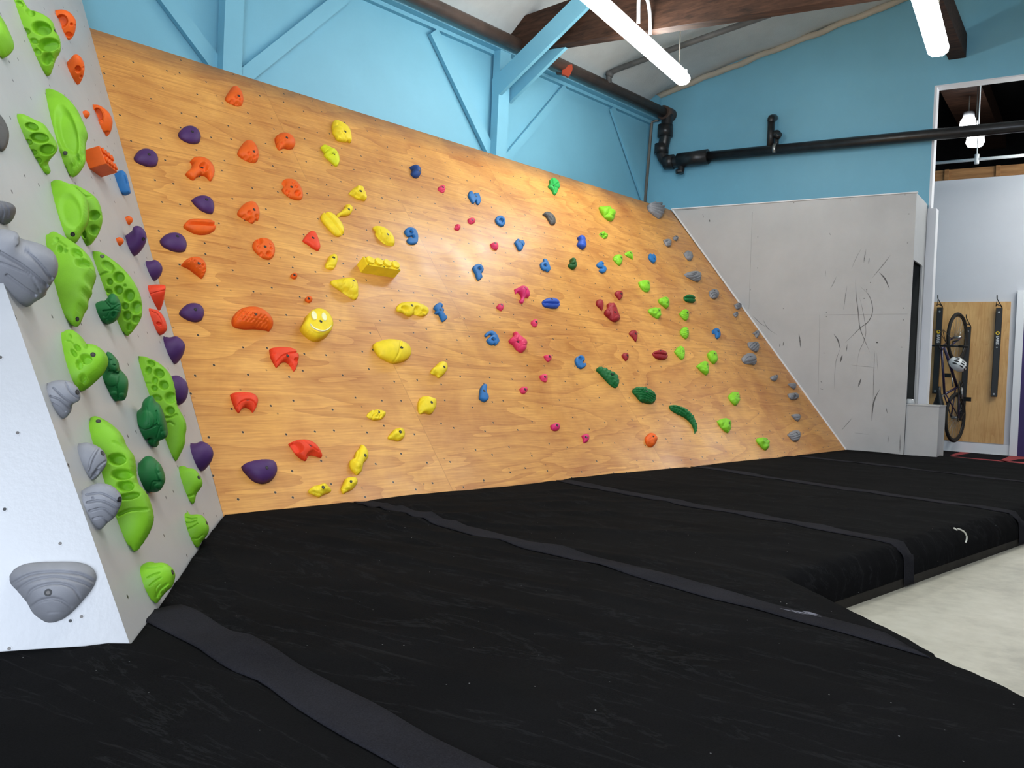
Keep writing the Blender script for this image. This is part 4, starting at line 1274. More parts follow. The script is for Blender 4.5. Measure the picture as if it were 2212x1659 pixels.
h('E', CH, 'orange strawberry shaped hold with many dimples, below the topmost orange hold', ORA, 'orange', .065, [(1475, 787), (1540, 830), (1590, 940), (1597, 1020), (1570, 1060), (1510, 1060), (1430, 1030), (1355, 975), (1342, 930), (1390, 840), (1435, 795)], (1540, 920),
  [('d', 1490, 942, 27), ('d', 1445, 992, 26), ('d', 1545, 985, 20), ('d', 1500, 1015, 22), ('d', 1540, 1035, 20), ('d', 1582, 970, 15), ('d', 1575, 1025, 14), ('d', 1470, 1040, 14)], res=26)
h('E', CH, 'orange bean shaped hold pitted on its left side, right of the strawberry shaped one', ORA, 'orange', .07, [(1850, 697), (1930, 715), (2000, 770), (2035, 840), (2020, 890), (1960, 900), (1900, 890), (1850, 915), (1815, 880), (1790, 800), (1790, 730)], (1935, 758),
  [('d', 1822, 800, 17), ('d', 1880, 820, 20), ('d', 1830, 855, 19), ('d', 1808, 750, 13), ('d', 1860, 770, 13), ('d', 1910, 785, 12), ('d', 1835, 720, 11), ('d', 1950, 915, 45, .5)], p=.4, res=26)
h('E', CH, 'orange moon like hold with a bite in its left side and round craters', ORA, 'orange', .045, [(1930, 1248), (2010, 1260), (2080, 1330), (2122, 1430), (2115, 1500), (2060, 1510), (1970, 1480), (1885, 1410), (1870, 1370), (1890, 1340), (1870, 1300), (1885, 1260)], (1990, 1348),
  [('d', 1903, 1305, 40), ('d', 2062, 1415, 42), ('d', 1945, 1395, 30), ('d', 2048, 1338, 23), ('d', 2010, 1300, 15), ('d', 1965, 1442, 18)], p=.4, res=28)
h('X', CH, 'purple hold with a pointed left end, above the long orange jug', PUR, 'purple', .055, [(412, 429), (424, 423), (436, 422), (451, 427), (460, 437), (463, 449), (462, 460), (455, 463), (437, 456), (421, 442)], (446, 431))
h('F', CH, 'orange hold with five round dimples and a notched foot, above the moon like pair', ORA, 'orange', .06, [(1375, 22), (1430, 70), (1460, 160), (1455, 240), (1430, 230), (1395, 270), (1340, 245), (1260, 200), (1217, 160), (1240, 100), (1300, 45)], (1405, 115),
  [('d', 1357, 145, 28), ('d', 1303, 185, 26), ('d', 1372, 212, 27), ('d', 1430, 180, 22), ('d', 1440, 238, 20, .7)], p=.42, res=26)
h('F', JUG, 'long orange jug hold with one straight groove', ORA, 'orange', .05, [(700, 212), (800, 213), (920, 222), (980, 255), (993, 300), (970, 345), (900, 385), (820, 393), (740, 370), (660, 320), (632, 285), (650, 235)], (864, 305),
  [('g', [(672, 252), (800, 258), (975, 270)], 44, .9)], p=.35, res=28)
h('F', CH, 'purple egg shaped hold below the long orange jug', PUR, 'purple', .055, [(525, 362), (600, 385), (655, 450), (672, 520), (655, 570), (590, 582), (500, 562), (410, 510), (375, 450), (400, 405), (460, 370)], (570, 405))
h('F', CH, 'orange shelf hold with a pitted face and a dark hollow under it', ORA, 'orange', .085, [(700, 625), (780, 640), (850, 710), (882, 780), (878, 840), (850, 865), (780, 800), (690, 720), (615, 678), (612, 655), (650, 632)], (808, 693),
  [('d', 720, 650, 14), ('d', 760, 668, 14), ('d', 850, 715, 18), ('d', 855, 770, 13), ('d', 870, 757, 12), ('d', 850, 800, 12), ('d', 866, 802, 12), ('d', 785, 722, 12), ('d', 822, 740, 12), ('d', 700, 672, 12)], p=.35, res=28)
h('F', CH, 'orange round cheese like hold with six craters around its bolt', ORA, 'orange', .045, [(1500, 420), (1580, 450), (1625, 530), (1620, 620), (1580, 660), (1510, 650), (1440, 600), (1385, 530), (1390, 460), (1440, 425)], (1522, 515),
  [('d', 1465, 455, 36), ('d', 1563, 592, 34), ('d', 1487, 592, 26), ('d', 1452, 517, 18), ('d', 1587, 530, 18), ('d', 1605, 625, 15), ('d', 1578, 487, 11)], p=.4, res=28)
h('F', CH, 'flat red-orange triangular hold left of the grooved yellow jug', RRD, 'redorange', .035, [(2030, 342), (2070, 370), (2100, 450), (2122, 530), (2105, 565), (2060, 550), (1990, 500), (1930, 460), (1935, 430), (1980, 370)], (2045, 422), p=.3)
h('F', FT, 'small round orange foot hold, upper of the two near the smiling hold', 'small orange foot holds', 'orange', .03, [(1840, 800), (1868, 825), (1868, 860), (1840, 872), (1805, 855), (1795, 820), (1815, 802)], (1840, 820), res=12, br=.0075)
h('F', FT, 'small round orange foot hold just above the smiling hold', 'small orange foot holds', 'orange', .03, [(1990, 1052), (2030, 1080), (2032, 1110), (2005, 1130), (1962, 1112), (1950, 1082), (1968, 1056)], (1998, 1078), res=12, br=.0075)
h('F', CH, 'purple dome beside the left corner, level with the smiling hold', PUR, 'purple', .055, [(720, 1128), (800, 1145), (850, 1205), (858, 1265), (835, 1320), (770, 1340), (690, 1320), (610, 1270), (585, 1230), (610, 1180), (660, 1140)], (765, 1200))
_pit = [('d', 1185+k*42+(r % 2)*20, 1195+r*30+k*9, 14, .5) for r in range(4) for k in range(9) if 1185+k*42 < 1600-r*20]
h('F', CH, 'largest orange hold, a loaf with a pitted upper half, left of the smiling hold', ORA, 'orange', .10, [(1290, 1165), (1400, 1175), (1500, 1240), (1590, 1330), (1610, 1390), (1590, 1440), (1540, 1425), (1420, 1410), (1300, 1410), (1200, 1385), (1160, 1340), (1158, 1270), (1200, 1190)], (1425, 1247), _pit, p=.38, res=36)
# --- smiling hold
so, sf, sfront, sF = h('I', 'smiling_hold', 'round yellow hold with a white smiling face', YEL, 'yellow', .085, [(925, 120), (1000, 135), (1070, 200), (1105, 290), (1095, 360), (1060, 410), (990, 450), (920, 450), (850, 410), (790, 350), (768, 300), (800, 240), (830, 165), (880, 130)], (982, 250), p=.16, res=26)
def inlay(name, pts, hgt=.0895):
    V_ = [sf.from_px(zp('I', q), hgt) for q in pts]
    me_ = MB(); W_ = sf.world(np.array([[a[0], a[1], hgt-.006] for a in V_]))
    me_.prism(list(W_), sf.n*.008); return me_.build(name, M['white_inlay'], so)
def ell(cx, cy, rx, ry, a, n=20):
    a = math.radians(a); return [(cx+rx*math.cos(t)*math.cos(a)-ry*math.sin(t)*math.sin(a), cy+rx*math.cos(t)*math.sin(a)+ry*math.sin(t)*math.cos(a)) for t in np.linspace(0, 2*math.pi, n, endpoint=False)]
inlay('eye', ell(917, 190, 23, 44, -20)); inlay('eye', ell(1016, 202, 21, 40, -20))
arc = smooth_line([(878, 274), (910, 310), (960, 335), (1015, 342), (1060, 322), (1086, 290)], 6)
L_, R_ = [], []
for i, q in enumerate(arc):
    t = unit(arc[min(i+1, len(arc)-1)]-arc[max(i-1, 0)]); s_ = np.array([-t[1], t[0]]); k = 5.2*math.sin(math.pi*(i+1)/(len(arc)+1))**.4
    L_.append(q+s_*k); R_.append(q-s_*k)
inlay('smile', L_+R_[::-1])
# --- red-orange scooped holds
h('I', CH, 'red-orange hold with a scooped foot below the smiling hold', RRD, 'redorange', .05, [(465, 510), (560, 503), (660, 510), (730, 535), (760, 590), (762, 640), (740, 735), (718, 748), (690, 700), (650, 655), (600, 655), (545, 708), (515, 670), (480, 600)], (652, 590),
  [('g', [(545, 650), (600, 590), (680, 560), (755, 553)], 16, .8), ('d', 640, 720, 85, .7), ('d', 740, 630, 26, .5), ('e', 512, 565, 26, 14, 0, .4)], p=.3, res=30)
h('I', CH, 'red-orange hold with an arched groove, lower left, nearest the corner', RRD, 'redorange', .05, [(75, 957), (180, 952), (290, 965), (340, 1000), (357, 1060), (320, 1160), (290, 1130), (240, 1102), (200, 1120), (170, 1165), (130, 1120), (95, 1030)], (258, 1042),
  [('g', [(150, 1100), (180, 1058), (230, 1030), (300, 1035), (345, 1085)], 16, .9), ('g', [(90, 985), (200, 985), (310, 975)], 10, .5), ('d', 245, 1170, 75, .7)], p=.3, res=30)
h('I', CH, 'red-orange twisted hold with two scoops, above the large purple hold', RRD, 'redorange', .055, [(655, 1450), (720, 1430), (800, 1425), (880, 1450), (950, 1520), (993, 1590), (985, 1605), (930, 1590), (890, 1580), (860, 1592), (840, 1640), (800, 1630), (740, 1580), (690, 1510)], (872, 1492),
  [('e', 750, 1495, 75, 55, 30, .5), ('d', 905, 1600, 70, .7), ('g', [(800, 1430), (860, 1470), (960, 1540)], 14, .6)], p=.33, res=30)
h('J', CH, 'large purple hold at the bottom of the plywood above the mat', PUR, 'purple', .07, [(400, 672), (480, 680), (515, 720), (525, 800), (500, 860), (450, 900), (380, 910), (300, 880), (220, 800), (182, 740), (195, 710), (280, 685)], (430, 755), p=.42)
# --- yellow
h('G', CH, 'yellow crouching animal shaped hold just under the plywood top edge', YEL, 'yellow', .06, [(610, 135), (650, 170), (730, 215), (760, 240), (820, 270), (860, 340), (880, 440), (885, 490), (870, 515), (830, 500), (780, 505), (700, 490), (640, 465), (610, 410), (570, 350), (555, 260), (570, 180)], (780, 325),
  [('f', 670, 295, 85, 55, 10, .4), ('f', 620, 190, 45, 35, 30, .3), ('f', 700, 355, 40, 22, 10, .5), ('g', [(600, 330), (680, 335), (760, 360)], 22, .5), ('f', 670, 440, 45, 30, 0, .4), ('f', 840, 470, 40, 40, 0, .35), ('g', [(790, 500), (800, 440), (790, 400)], 24, .6)], p=.38, res=32)
h('G', CH, 'lemon yellow acorn shaped hold with a stem, below the crouching animal', YEL, 'lemon', .055, [(420, 532), (480, 552), (500, 590), (515, 600), (570, 597), (620, 612), (635, 660), (670, 720), (690, 800), (685, 860), (650, 888), (600, 860), (520, 790), (460, 730), (435, 700), (440, 675), (400, 610), (380, 570)], (602, 680),
  [('g', [(460, 745), (520, 700), (640, 640)], 20, .8), ('f', 535, 645, 90, 38, -28, .25), ('g', [(445, 680), (480, 630), (515, 600)], 16, .5)], p=.42, res=28)
h('G', CH, 'yellow lumpy hold shaped like a small mask, left of the royal blue dome', YEL, 'yellow', .05, [(980, 1188), (1030, 1200), (1080, 1250), (1115, 1330), (1122, 1400), (1100, 1438), (1040, 1425), (980, 1410), (900, 1360), (832, 1310), (850, 1280), (910, 1220)], (1028, 1270),
  [('e', 975, 1330, 60, 22, 25, .5), ('f', 930, 1300, 35, 28, 0, .4), ('f', 1060, 1350, 35, 30, 0, .4), ('n', 60, .14)], p=.45, res=26)
h('H', CH, 'small yellow club shaped hold above the grooved yellow jug', YEL, 'yellow', .045, [(690, 10), (750, 25), (790, 70), (790, 110), (760, 160), (700, 180), (640, 180), (600, 195), (570, 185), (568, 145), (600, 130), (640, 90), (680, 60), (678, 30)], (740, 75), [('d', 600, 158, 14, .7), ('f', 715, 40, 40, 25, 30, .3)], p=.45, res=22)
h('H', JUG, 'long yellow jug hold with a groove, tilted down to the right', YEL, 'yellow', .05, [(430, 112), (480, 130), (560, 200), (640, 300), (672, 380), (665, 440), (600, 470), (530, 440), (440, 350), (360, 250), (335, 180), (360, 130)], (505, 278),
  [('g', [(420, 128), (540, 255), (655, 420)], 40, .9)], p=.36, res=28)
h('H', CH, 'yellow cocoon shaped hold with leaf edges, left of the blue figure nine', YEL, 'yellow', .05, [(1090, 310), (1160, 320), (1260, 370), (1340, 450), (1380, 530), (1380, 590), (1350, 603), (1250, 575), (1170, 510), (1110, 430), (1105, 380), (1070, 335)], (1285, 428),
  [('g', [(1110, 400), (1190, 480), (1280, 550), (1370, 575)], 30, .7), ('g', [(1180, 370), (1190, 420), (1180, 480)], 18, .4), ('g', [(1320, 450), (1320, 500), (1290, 545)], 18, .5), ('f', 1240, 450, 60, 50, 40, .25)], p=.42, res=28)
h('H', CH, 'small yellow pear shaped hold left of the yellow studded brick', YEL, 'yellow', .05, [(510, 705), (560, 730), (582, 780), (575, 840), (555, 900), (515, 937), (450, 925), (405, 900), (398, 850), (430, 800), (450, 740)], (528, 757),
  [('g', [(425, 880), (480, 870), (555, 880)], 22, .6), ('g', [(440, 930), (460, 890), (450, 850)], 14, .5)], p=.45, res=22)
h('H', CH, 'yellow blob of rounded lumps below the yellow pear shaped hold', YEL, 'yellow', .055, [(480, 1075), (560, 1065), (660, 1050), (760, 1038), (820, 1060), (860, 1130), (870, 1240), (868, 1330), (820, 1358), (740, 1310), (640, 1240), (540, 1170), (480, 1115)], (805, 1080),
  [('b', 715, 1130, 85, .35), ('b', 800, 1220, 62, .4), ('b', 620, 1120, 50, .3), ('e', 720, 1240, 90, 30, 35, .35)], p=.45, res=26)
h('H', CH, 'yellow saddle shaped hold with two scoops, left of the blue letter f', YEL, 'yellow', .05, [(1500, 1380), (1620, 1378), (1720, 1405), (1820, 1450), (1862, 1495), (1850, 1560), (1780, 1590), (1700, 1575), (1650, 1560), (1610, 1588), (1550, 1580), (1500, 1540), (1420, 1510), (1397, 1460), (1430, 1400)], (1628, 1430),
  [('e', 1545, 1470, 75, 45, 20, .55), ('e', 1705, 1490, 55, 65, 0, .4), ('e', 1800, 1510, 45, 28, 30, .5), ('e', 1752, 1540, 26, 18, 20, .5)], p=.38, res=28)
h('I', CH, 'largest yellow shell hold right of and below the smiling hold', YEL, 'yellow', .08, [(1500, 455), (1570, 435), (1640, 425), (1740, 440), (1800, 458), (1850, 480), (1882, 560), (1870, 610), (1820, 650), (1760, 670), (1700, 672), (1640, 650), (1560, 600), (1510, 530), (1495, 490)], (1787, 508),
  [('g', [(1510, 540), (1580, 610), (1700, 650)], 18, .5), ('g', [(1780, 455), (1770, 540), (1720, 640)], 26, .35), ('d', 1706, 658, 9, .8), ('d', 1520, 458, 6, .8)], p=.45, res=28)
h('L', CH, 'yellow helmet shaped hold below the largest yellow shell', YEL, 'yellow', .05, [(185, 997), (230, 1010), (260, 1070), (250, 1120), (200, 1180), (155, 1202), (120, 1170), (60, 1145), (55, 1100), (100, 1060), (150, 1010)], (220, 1065), [('g', [(70, 1120), (130, 1140), (190, 1170)], 22, .6), ('f', 90, 1095, 30, 25, 0, .3)], p=.45, res=22)
h('J', CH, 'yellow rounded hold in the middle of the lower plywood', YEL, 'yellow', .05, [(1900, 72), (1960, 80), (2030, 95), (2048, 150), (2035, 200), (2000, 245), (1940, 235), (1890, 243), (1868, 205), (1865, 140), (1880, 90)], (2003, 130), [('g', [(1885, 150), (1910, 110), (1960, 90)], 16, .4), ('d', 1902, 210, 10, .8), ('n', 60, .08)], p=.45, res=22)
h('J', CH, 'small yellow bumpy hold left of the yellow rounded one', YEL, 'yellow', .035, [(1490, 192), (1540, 205), (1560, 245), (1530, 290), (1480, 302), (1430, 297), (1380, 265), (1385, 235), (1420, 205)], (1498, 220), [('g', [(1440, 290), (1450, 250), (1475, 230)], 18, .7), ('g', [(1500, 295), (1520, 250)], 16, .7), ('n', 40, .2)], p=.5, res=22)
h('J', CH, 'small yellow fish like hold above the tall yellow one', YEL, 'yellow', .045, [(1680, 370), (1730, 385), (1750, 420), (1735, 480), (1690, 502), (1640, 490), (1590, 482), (1580, 460), (1600, 430), (1640, 385)], (1702, 410), [('g', [(1600, 440), (1630, 455), (1640, 480)], 16, .6), ('n', 40, .12)], p=.48, res=22)
h('J', CH, 'tall yellow bird like hold leaning right, lower middle', YEL, 'yellow', .045, [(1330, 532), (1370, 570), (1397, 640), (1390, 680), (1345, 730), (1330, 800), (1290, 825), (1240, 790), (1210, 740), (1215, 690), (1255, 670), (1275, 610), (1310, 570)], (1367, 638), [('g', [(1310, 570), (1300, 640), (1270, 690)], 18, .5), ('f', 1290, 725, 42, 35, 30, .4), ('d', 1290, 800, 9, .8)], p=.42, res=26)
h('J', CH, 'lowest right yellow hold, just under the tall bird like one', YEL, 'yellow', .045, [(1210, 840), (1260, 845), (1288, 880), (1290, 910), (1250, 960), (1200, 985), (1160, 1005), (1140, 990), (1130, 950), (1150, 900), (1170, 855)], (1235, 886), [('g', [(1145, 950), (1180, 960), (1215, 975)], 16, .6), ('n', 45, .1)], p=.45, res=22)
h('J', CH, 'pale yellow bumpy hold lowest on the plywood, just above the mat', YEL, 'yellow', .045, [(960, 908), (1010, 930), (1042, 970), (1030, 990), (980, 1010), (930, 1038), (880, 1020), (825, 990), (822, 960), (860, 930), (900, 915)], (965, 940), [('g', [(850, 985), (900, 985), (950, 1010)], 18, .6), ('n', 40, .16)], p=.48, res=24)
# yellow studded brick
def brick(label, color, fr, Bp, axes, size, studs, r, name='brick_hold', group='studded brick holds'):
    """box hold: Bp origin on the wall, axes (long, short, out)"""
    X, Y, Z = axes; L, W_, D = size; o = np.asarray(Bp, float)
    c_ = [o, o+X*L, o+X*L+Y*W_, o+Y*W_]
    b = MB(); b.prism([q-Z*.002 for q in c_], Z*(D+.002))
    ob_ = b.build(name, M['hold_'+color], frame=frame_of(o, X, Y, Z), bevel=.003)
    tag(ob_, label, 'climbing hold', group)
    for s in range(studs[0]):
        for t in range(studs[1]):
            q = o+X*L*(s+.5)/studs[0]+Y*W_*(t+.5)/studs[1]+Z*D
            m = MB(); m.tube([q-Z*.002, q+Z*r*.55, q+Z*r*.62], [r, r, r*.93], 24); m.build('stud', M['hold_'+color], ob_)
    return ob_
f_ = PLANES['ply']
a = on(*zp('H', (868, 855)), f_.o, f_.n); b = on(*zp('H', (905, 970)), f_.o, f_.n); c = on(*zp('H', (1380, 1045)), f_.o, f_.n)
X = unit(c-b); Y = unit(np.cross(f_.n, X)); Wb = abs((a-b)@Y); Lb = float(np.linalg.norm(c-b))
bo_ = brick('yellow studded toy brick hold', 'yellow', f_, b, (X, Y, f_.n), (Lb, Wb, .085), (4, 1), .031)
m = MB()
for (x, y) in ((.02, .08), (.5, .08), (.98, .08), (.02, .92), (.5, .92), (.98, .92)):
    q = b+X*Lb*(.03+.94*x)+Y*Wb*y+f_.n*.085; m.tube([q-f_.n*.004, q+f_.n*.001], .005, 10)
m.build('screw_hole', M['bolt_dark'], bo_)
# --- blue letters and shapes
BL = 'blue letter holds'
h('K', 'letter_hold', 'blue figure nine hold', BL, 'blue', .028, [(130, 890), (185, 900), (225, 945), (240, 1010), (238, 1070), (210, 1098), (150, 1100), (108, 1072), (104, 1038), (135, 1012), (165, 1028), (182, 1012), (165, 998), (120, 1005), (85, 975), (70, 935), (90, 900)], (158, 940), [('d', 158, 940, 26, .5)], p=.2, res=30)
h('K', 'letter_hold', 'blue letter w hold near the top edge', BL, 'blue', .028, [(845, 460), (865, 452), (885, 470), (902, 508), (915, 476), (932, 490), (945, 478), (962, 485), (978, 520), (990, 590), (965, 628), (938, 614), (926, 580), (912, 608), (888, 608), (860, 570), (832, 522), (828, 508)], (935, 522), None, p=.2, res=30)
h('K', 'letter_hold', 'blue letter o hold, a thick ring', BL, 'blue', .028, [(1220, 748), (1265, 775), (1282, 820), (1275, 865), (1245, 888), (1200, 868), (1165, 832), (1155, 795), (1175, 760)], (1236, 805), [('d', 1236, 805, 30, .5)], p=.2, res=28)
h('K', 'letter_hold', 'blue letter h hold right of the pink holds', BL, 'blue', .028, [(1420, 1025), (1440, 1030), (1452, 1050), (1490, 1045), (1513, 1080), (1512, 1108), (1490, 1122), (1482, 1100), (1476, 1110), (1492, 1152), (1455, 1178), (1425, 1150), (1405, 1110), (1384, 1075), (1395, 1055)], (1452, 1060), None, p=.2, res=28)
h('K', 'letter_hold', 'blue letter p hold in the upper middle', BL, 'blue', .028, [(945, 1326), (990, 1335), (1020, 1380), (1018, 1425), (992, 1445), (998, 1470), (1008, 1500), (965, 1530), (935, 1500), (920, 1450), (884, 1385), (900, 1345)], (975, 1380), [('d', 975, 1380, 26, .5)], p=.2, res=28)
h('K', 'letter_hold', 'blue letter d hold left of the dark green lump pair', BL, 'blue', .028, [(1735, 1262), (1768, 1272), (1795, 1320), (1822, 1400), (1790, 1432), (1765, 1415), (1735, 1412), (1700, 1375), (1690, 1330), (1705, 1310), (1738, 1304), (1730, 1282)], (1762, 1342), [('d', 1762, 1342, 24, .5)], p=.2, res=28)
h('M', 'letter_hold', 'blue letter s hold right of the dark green lump pair', BL, 'blue', .028, [(1020, 1326), (1055, 1340), (1072, 1372), (1062, 1390), (1042, 1368), (1038, 1380), (1060, 1398), (1085, 1408), (1110, 1440), (1100, 1480), (1060, 1502), (1010, 1482), (1000, 1455), (1018, 1440), (1040, 1450), (1035, 1432), (1000, 1425), (962, 1390), (975, 1352)], (1050, 1398), None, p=.2, res=30)
h('L', 'letter_hold', 'blue letter f hold right of the yellow saddle', BL, 'blue', .028, [(150, 296), (185, 305), (200, 330), (195, 352), (178, 345), (182, 368), (215, 378), (214, 405), (196, 412), (225, 450), (258, 490), (205, 532), (180, 500), (150, 440), (125, 437), (97, 420), (112, 400), (105, 380), (86, 362), (105, 320)], (176, 382), None, p=.2, res=30)
h('L', 'letter_hold', 'blue letter a hold left of the pink blossom hold', BL, 'blue', .028, [(770, 630), (815, 645), (850, 690), (872, 740), (878, 775), (840, 815), (820, 805), (790, 812), (750, 790), (722, 755), (730, 732), (765, 700), (790, 688), (765, 676), (735, 695), (715, 706), (695, 690), (702, 666), (730, 643)], (808, 732), [('d', 808, 732, 26, .5)], p=.2, res=30)
h('N', 'letter_hold', 'blue letter e hold above the crocodile head', BL, 'blue', .028, [(75, 1216), (120, 1230), (146, 1270), (142, 1302), (112, 1318), (120, 1345), (148, 1332), (174, 1352), (165, 1382), (110, 1416), (60, 1400), (20, 1350), (5, 1300), (20, 1250)], (92, 1262), [('d', 92, 1262, 30, .5)], p=.2, res=30)
h('L', 'letter_hold', 'blue letter l shaped hold, lowest of the blue letters', BL, 'blue', .032, [(690, 1265), (730, 1280), (725, 1330), (720, 1385), (750, 1420), (747, 1465), (705, 1490), (640, 1455), (630, 1420), (640, 1330), (665, 1285)], (697, 1352), p=.2, res=22)
h('M', 'letter_hold', 'flat light blue block hold near the right edge, bolt at its lower end', BL, 'blue', .035, [(1700, 1220), (1725, 1222), (1740, 1250), (1752, 1225), (1770, 1225), (1802, 1272), (1806, 1330), (1770, 1362), (1692, 1285)], (1778, 1290), p=.2, res=20)
h('N', CH, 'light blue hammer shaped hold near the right edge of the plywood', 'blue holds', 'blue', .045, [(1930, 880), (1960, 842), (2010, 838), (2045, 870), (2062, 960), (2030, 995), (1995, 970), (1985, 920), (1950, 912)], (2028, 880), [('e', 1985, 895, 40, 25, 50, .4)], p=.35)
h('K', CH, 'royal blue folded dome hold at the upper middle of the plywood', 'blue holds', 'navy', .06, [(130, 155), (182, 142), (230, 165), (270, 220), (275, 270), (240, 308), (190, 295), (150, 250), (160, 215), (158, 190)], (257, 212), [('g', [(140, 150), (180, 205), (235, 205)], 20, -.5), ('e', 165, 195, 35, 20, 40, .5)], p=.45)
h('M', CH, 'royal blue upright figure like hold under the green leaf', 'blue holds', 'royal', .05, [(735, 960), (790, 985), (818, 1040), (800, 1060), (825, 1120), (815, 1150), (770, 1172), (690, 1110), (690, 1080), (710, 1040), (692, 990)], None, [('e', 715, 1040, 18, 22, 0, .5), ('f', 740, 1000, 40, 35, 0, .3), ('f', 760, 1110, 55, 35, 20, .3)], p=.4)
h('L', JUG, 'blue jug hold with a groove, right of the magenta dolphin like hold', 'blue holds', 'royal', .045, [(1385, 270), (1430, 245), (1500, 238), (1570, 260), (1590, 290), (1602, 325), (1570, 372), (1480, 368), (1410, 345), (1383, 300)], (1505, 255), [('g', [(1415, 292), (1500, 292), (1590, 300)], 26, 1.0)], p=.36, res=24)
# --- pink
h('K', FT, 'topmost small pink hold, between the royal blue dome and the letter w', PNK, 'pink', .03, [(480, 410), (520, 385), (555, 392), (565, 440), (555, 475), (525, 480), (485, 455), (470, 430)], (536, 410), [('g', [(490, 440), (520, 455), (560, 440)], 14, .6)], res=14)
h('K', FT, 'small pink hold left of the blue letter o', PNK, 'pink', .03, [(830, 785), (870, 775), (910, 785), (922, 830), (890, 855), (850, 848), (828, 815)], (890, 798), [('g', [(840, 820), (870, 830), (905, 840)], 14, .6)], res=14)
h('K', FT, 'small red-pink lumpy hold below and left of the pink one beside letter o', PNK, 'pink', .03, [(685, 852), (720, 858), (745, 890), (735, 925), (700, 928), (663, 905), (680, 885)], None, [('g', [(700, 860), (715, 890), (705, 925)], 14, .7)], res=14)
h('K', FT, 'small pink hold with a flared foot, left of the blue letter h', PNK, 'pink', .035, [(1095, 1085), (1150, 1068), (1192, 1082), (1192, 1160), (1155, 1162), (1115, 1130)], (1165, 1082), [('g', [(1110, 1120), (1140, 1115), (1150, 1160)], 16, .7)], res=14)
h('L', CH, 'magenta dolphin like hold with two flippers', 'pink shaped holds', 'magenta', .05, [(1050, 130), (1085, 118), (1130, 95), (1180, 100), (1220, 150), (1243, 210), (1230, 240), (1190, 238), (1178, 265), (1165, 310), (1120, 297), (1123, 268), (1140, 240), (1120, 190), (1090, 175), (1070, 190)], (1187, 125), [('g', [(1205, 140), (1200, 190), (1210, 235)], 20, .7), ('f', 1150, 170, 40, 60, 20, .25)], p=.42, res=28)
h('L', FT, 'small pink egg hold below and left of the magenta dolphin', PNK, 'pink', .03, [(860, 315), (900, 305), (930, 330), (925, 382), (900, 400), (850, 370), (840, 345)], (905, 322), res=14)
h('L', FT, 'small pink hold below the blue grooved jug', PNK, 'pink', .032, [(1255, 520), (1300, 492), (1330, 508), (1336, 570), (1320, 592), (1285, 585), (1250, 545)], (1318, 525), [('g', [(1260, 550), (1290, 560), (1330, 560)], 12, .6)], res=14)
h('L', CH, 'pink blossom like hold of fat lobes', 'pink shaped holds', 'pink', .05, [(1040, 655), (1080, 650), (1110, 690), (1140, 728), (1190, 735), (1210, 780), (1200, 830), (1180, 880), (1140, 900), (1080, 862), (1040, 810), (985, 760), (1010, 720), (1038, 705)], (1108, 755),
  [('f', 1070, 690, 40, 50, -20, .35), ('f', 1030, 755, 50, 42, 0, .35), ('f', 1165, 775, 45, 40, 0, .35), ('f', 1160, 840, 45, 45, 0, .35), ('f', 1085, 810, 38, 28, 50, .35), ('d', 1108, 757, 22, .8)], p=.42, res=28)
h('L', FT, 'small pink wedge hold right of and below the pink blossom', PNK, 'pink', .032, [(1400, 930), (1450, 918), (1495, 925), (1500, 980), (1465, 1008), (1430, 980)], (1478, 940), [('g', [(1415, 940), (1440, 965), (1490, 975)], 12, .6)], res=14)
h('L', FT, 'small pink hold left of and below the blue letter e', PNK, 'pink', .032, [(1355, 1165), (1410, 1150), (1450, 1162), (1453, 1230), (1440, 1252), (1390, 1235), (1360, 1195)], (1425, 1182), [('g', [(1370, 1200), (1410, 1215), (1450, 1215)], 12, .6)], res=14)
h('L', FT, 'small pink hold right of the blue letter l', PNK, 'pink', .03, [(1115, 1320), (1150, 1303), (1200, 1303), (1215, 1345), (1190, 1385), (1155, 1390), (1125, 1365)], (1187, 1330), [('g', [(1130, 1350), (1160, 1355), (1200, 1360)], 12, .6)], res=14)
h('X', FT, 'small pink hold low on the plywood, upper left one of the lowest two', PNK, 'magenta', .032, [(1188, 918), (1198, 914), (1208, 916), (1210, 925), (1205, 931), (1196, 931), (1190, 926)], (1204, 919), None, res=12)
h('X', FT, 'lowest small pink hold, near the bottom of the plywood left of the round orange hold', PNK, 'magenta', .032, [(1255, 940), (1264, 937), (1272, 940), (1273, 948), (1270, 955), (1261, 957), (1259, 949)], (1267, 944), None, res=12)
# --- green things in the middle
h('M', CH, 'bright green leaf like hold just below the top edge, wavy rim', 'green holds', 'kelly', .05, [(330, 155), (390, 180), (420, 205), (445, 240), (440, 265), (455, 300), (428, 325), (418, 365), (395, 405), (360, 385), (330, 330), (280, 280), (298, 232), (300, 185)], (367, 262),
  [('g', [(367, 262), (340, 170)], 20, .6), ('g', [(367, 262), (430, 225)], 20, .6), ('g', [(367, 262), (440, 300)], 20, .6), ('g', [(367, 262), (390, 350)], 18, .6), ('g', [(367, 262), (300, 240)], 18, .6)], p=.28, res=26)
h('K', CH, 'dark green hold of two stacked lumps', 'green holds', 'forest', .05, [(2085, 1252), (2125, 1275), (2130, 1305), (2112, 1318), (2137, 1350), (2130, 1385), (2090, 1400), (2040, 1372), (2025, 1340), (2052, 1312), (2050, 1275)], None, [('g', [(2040, 1318), (2080, 1325), (2120, 1318)], 18, .9), ('b', 2085, 1285, 32, .3)], p=.48)
h('M', CH, 'charcoal bone shaped hold under the bright green leaf', 'grey holds', 'charcoal', .05, [(240, 630), (290, 645), (340, 690), (385, 740), (395, 800), (385, 822), (340, 825), (315, 800), (280, 740), (250, 700), (203, 665)], (350, 693), [('f', 230, 655, 30, 25, 0, .3), ('g', [(300, 700), (340, 750)], 20, .4)], p=.45)
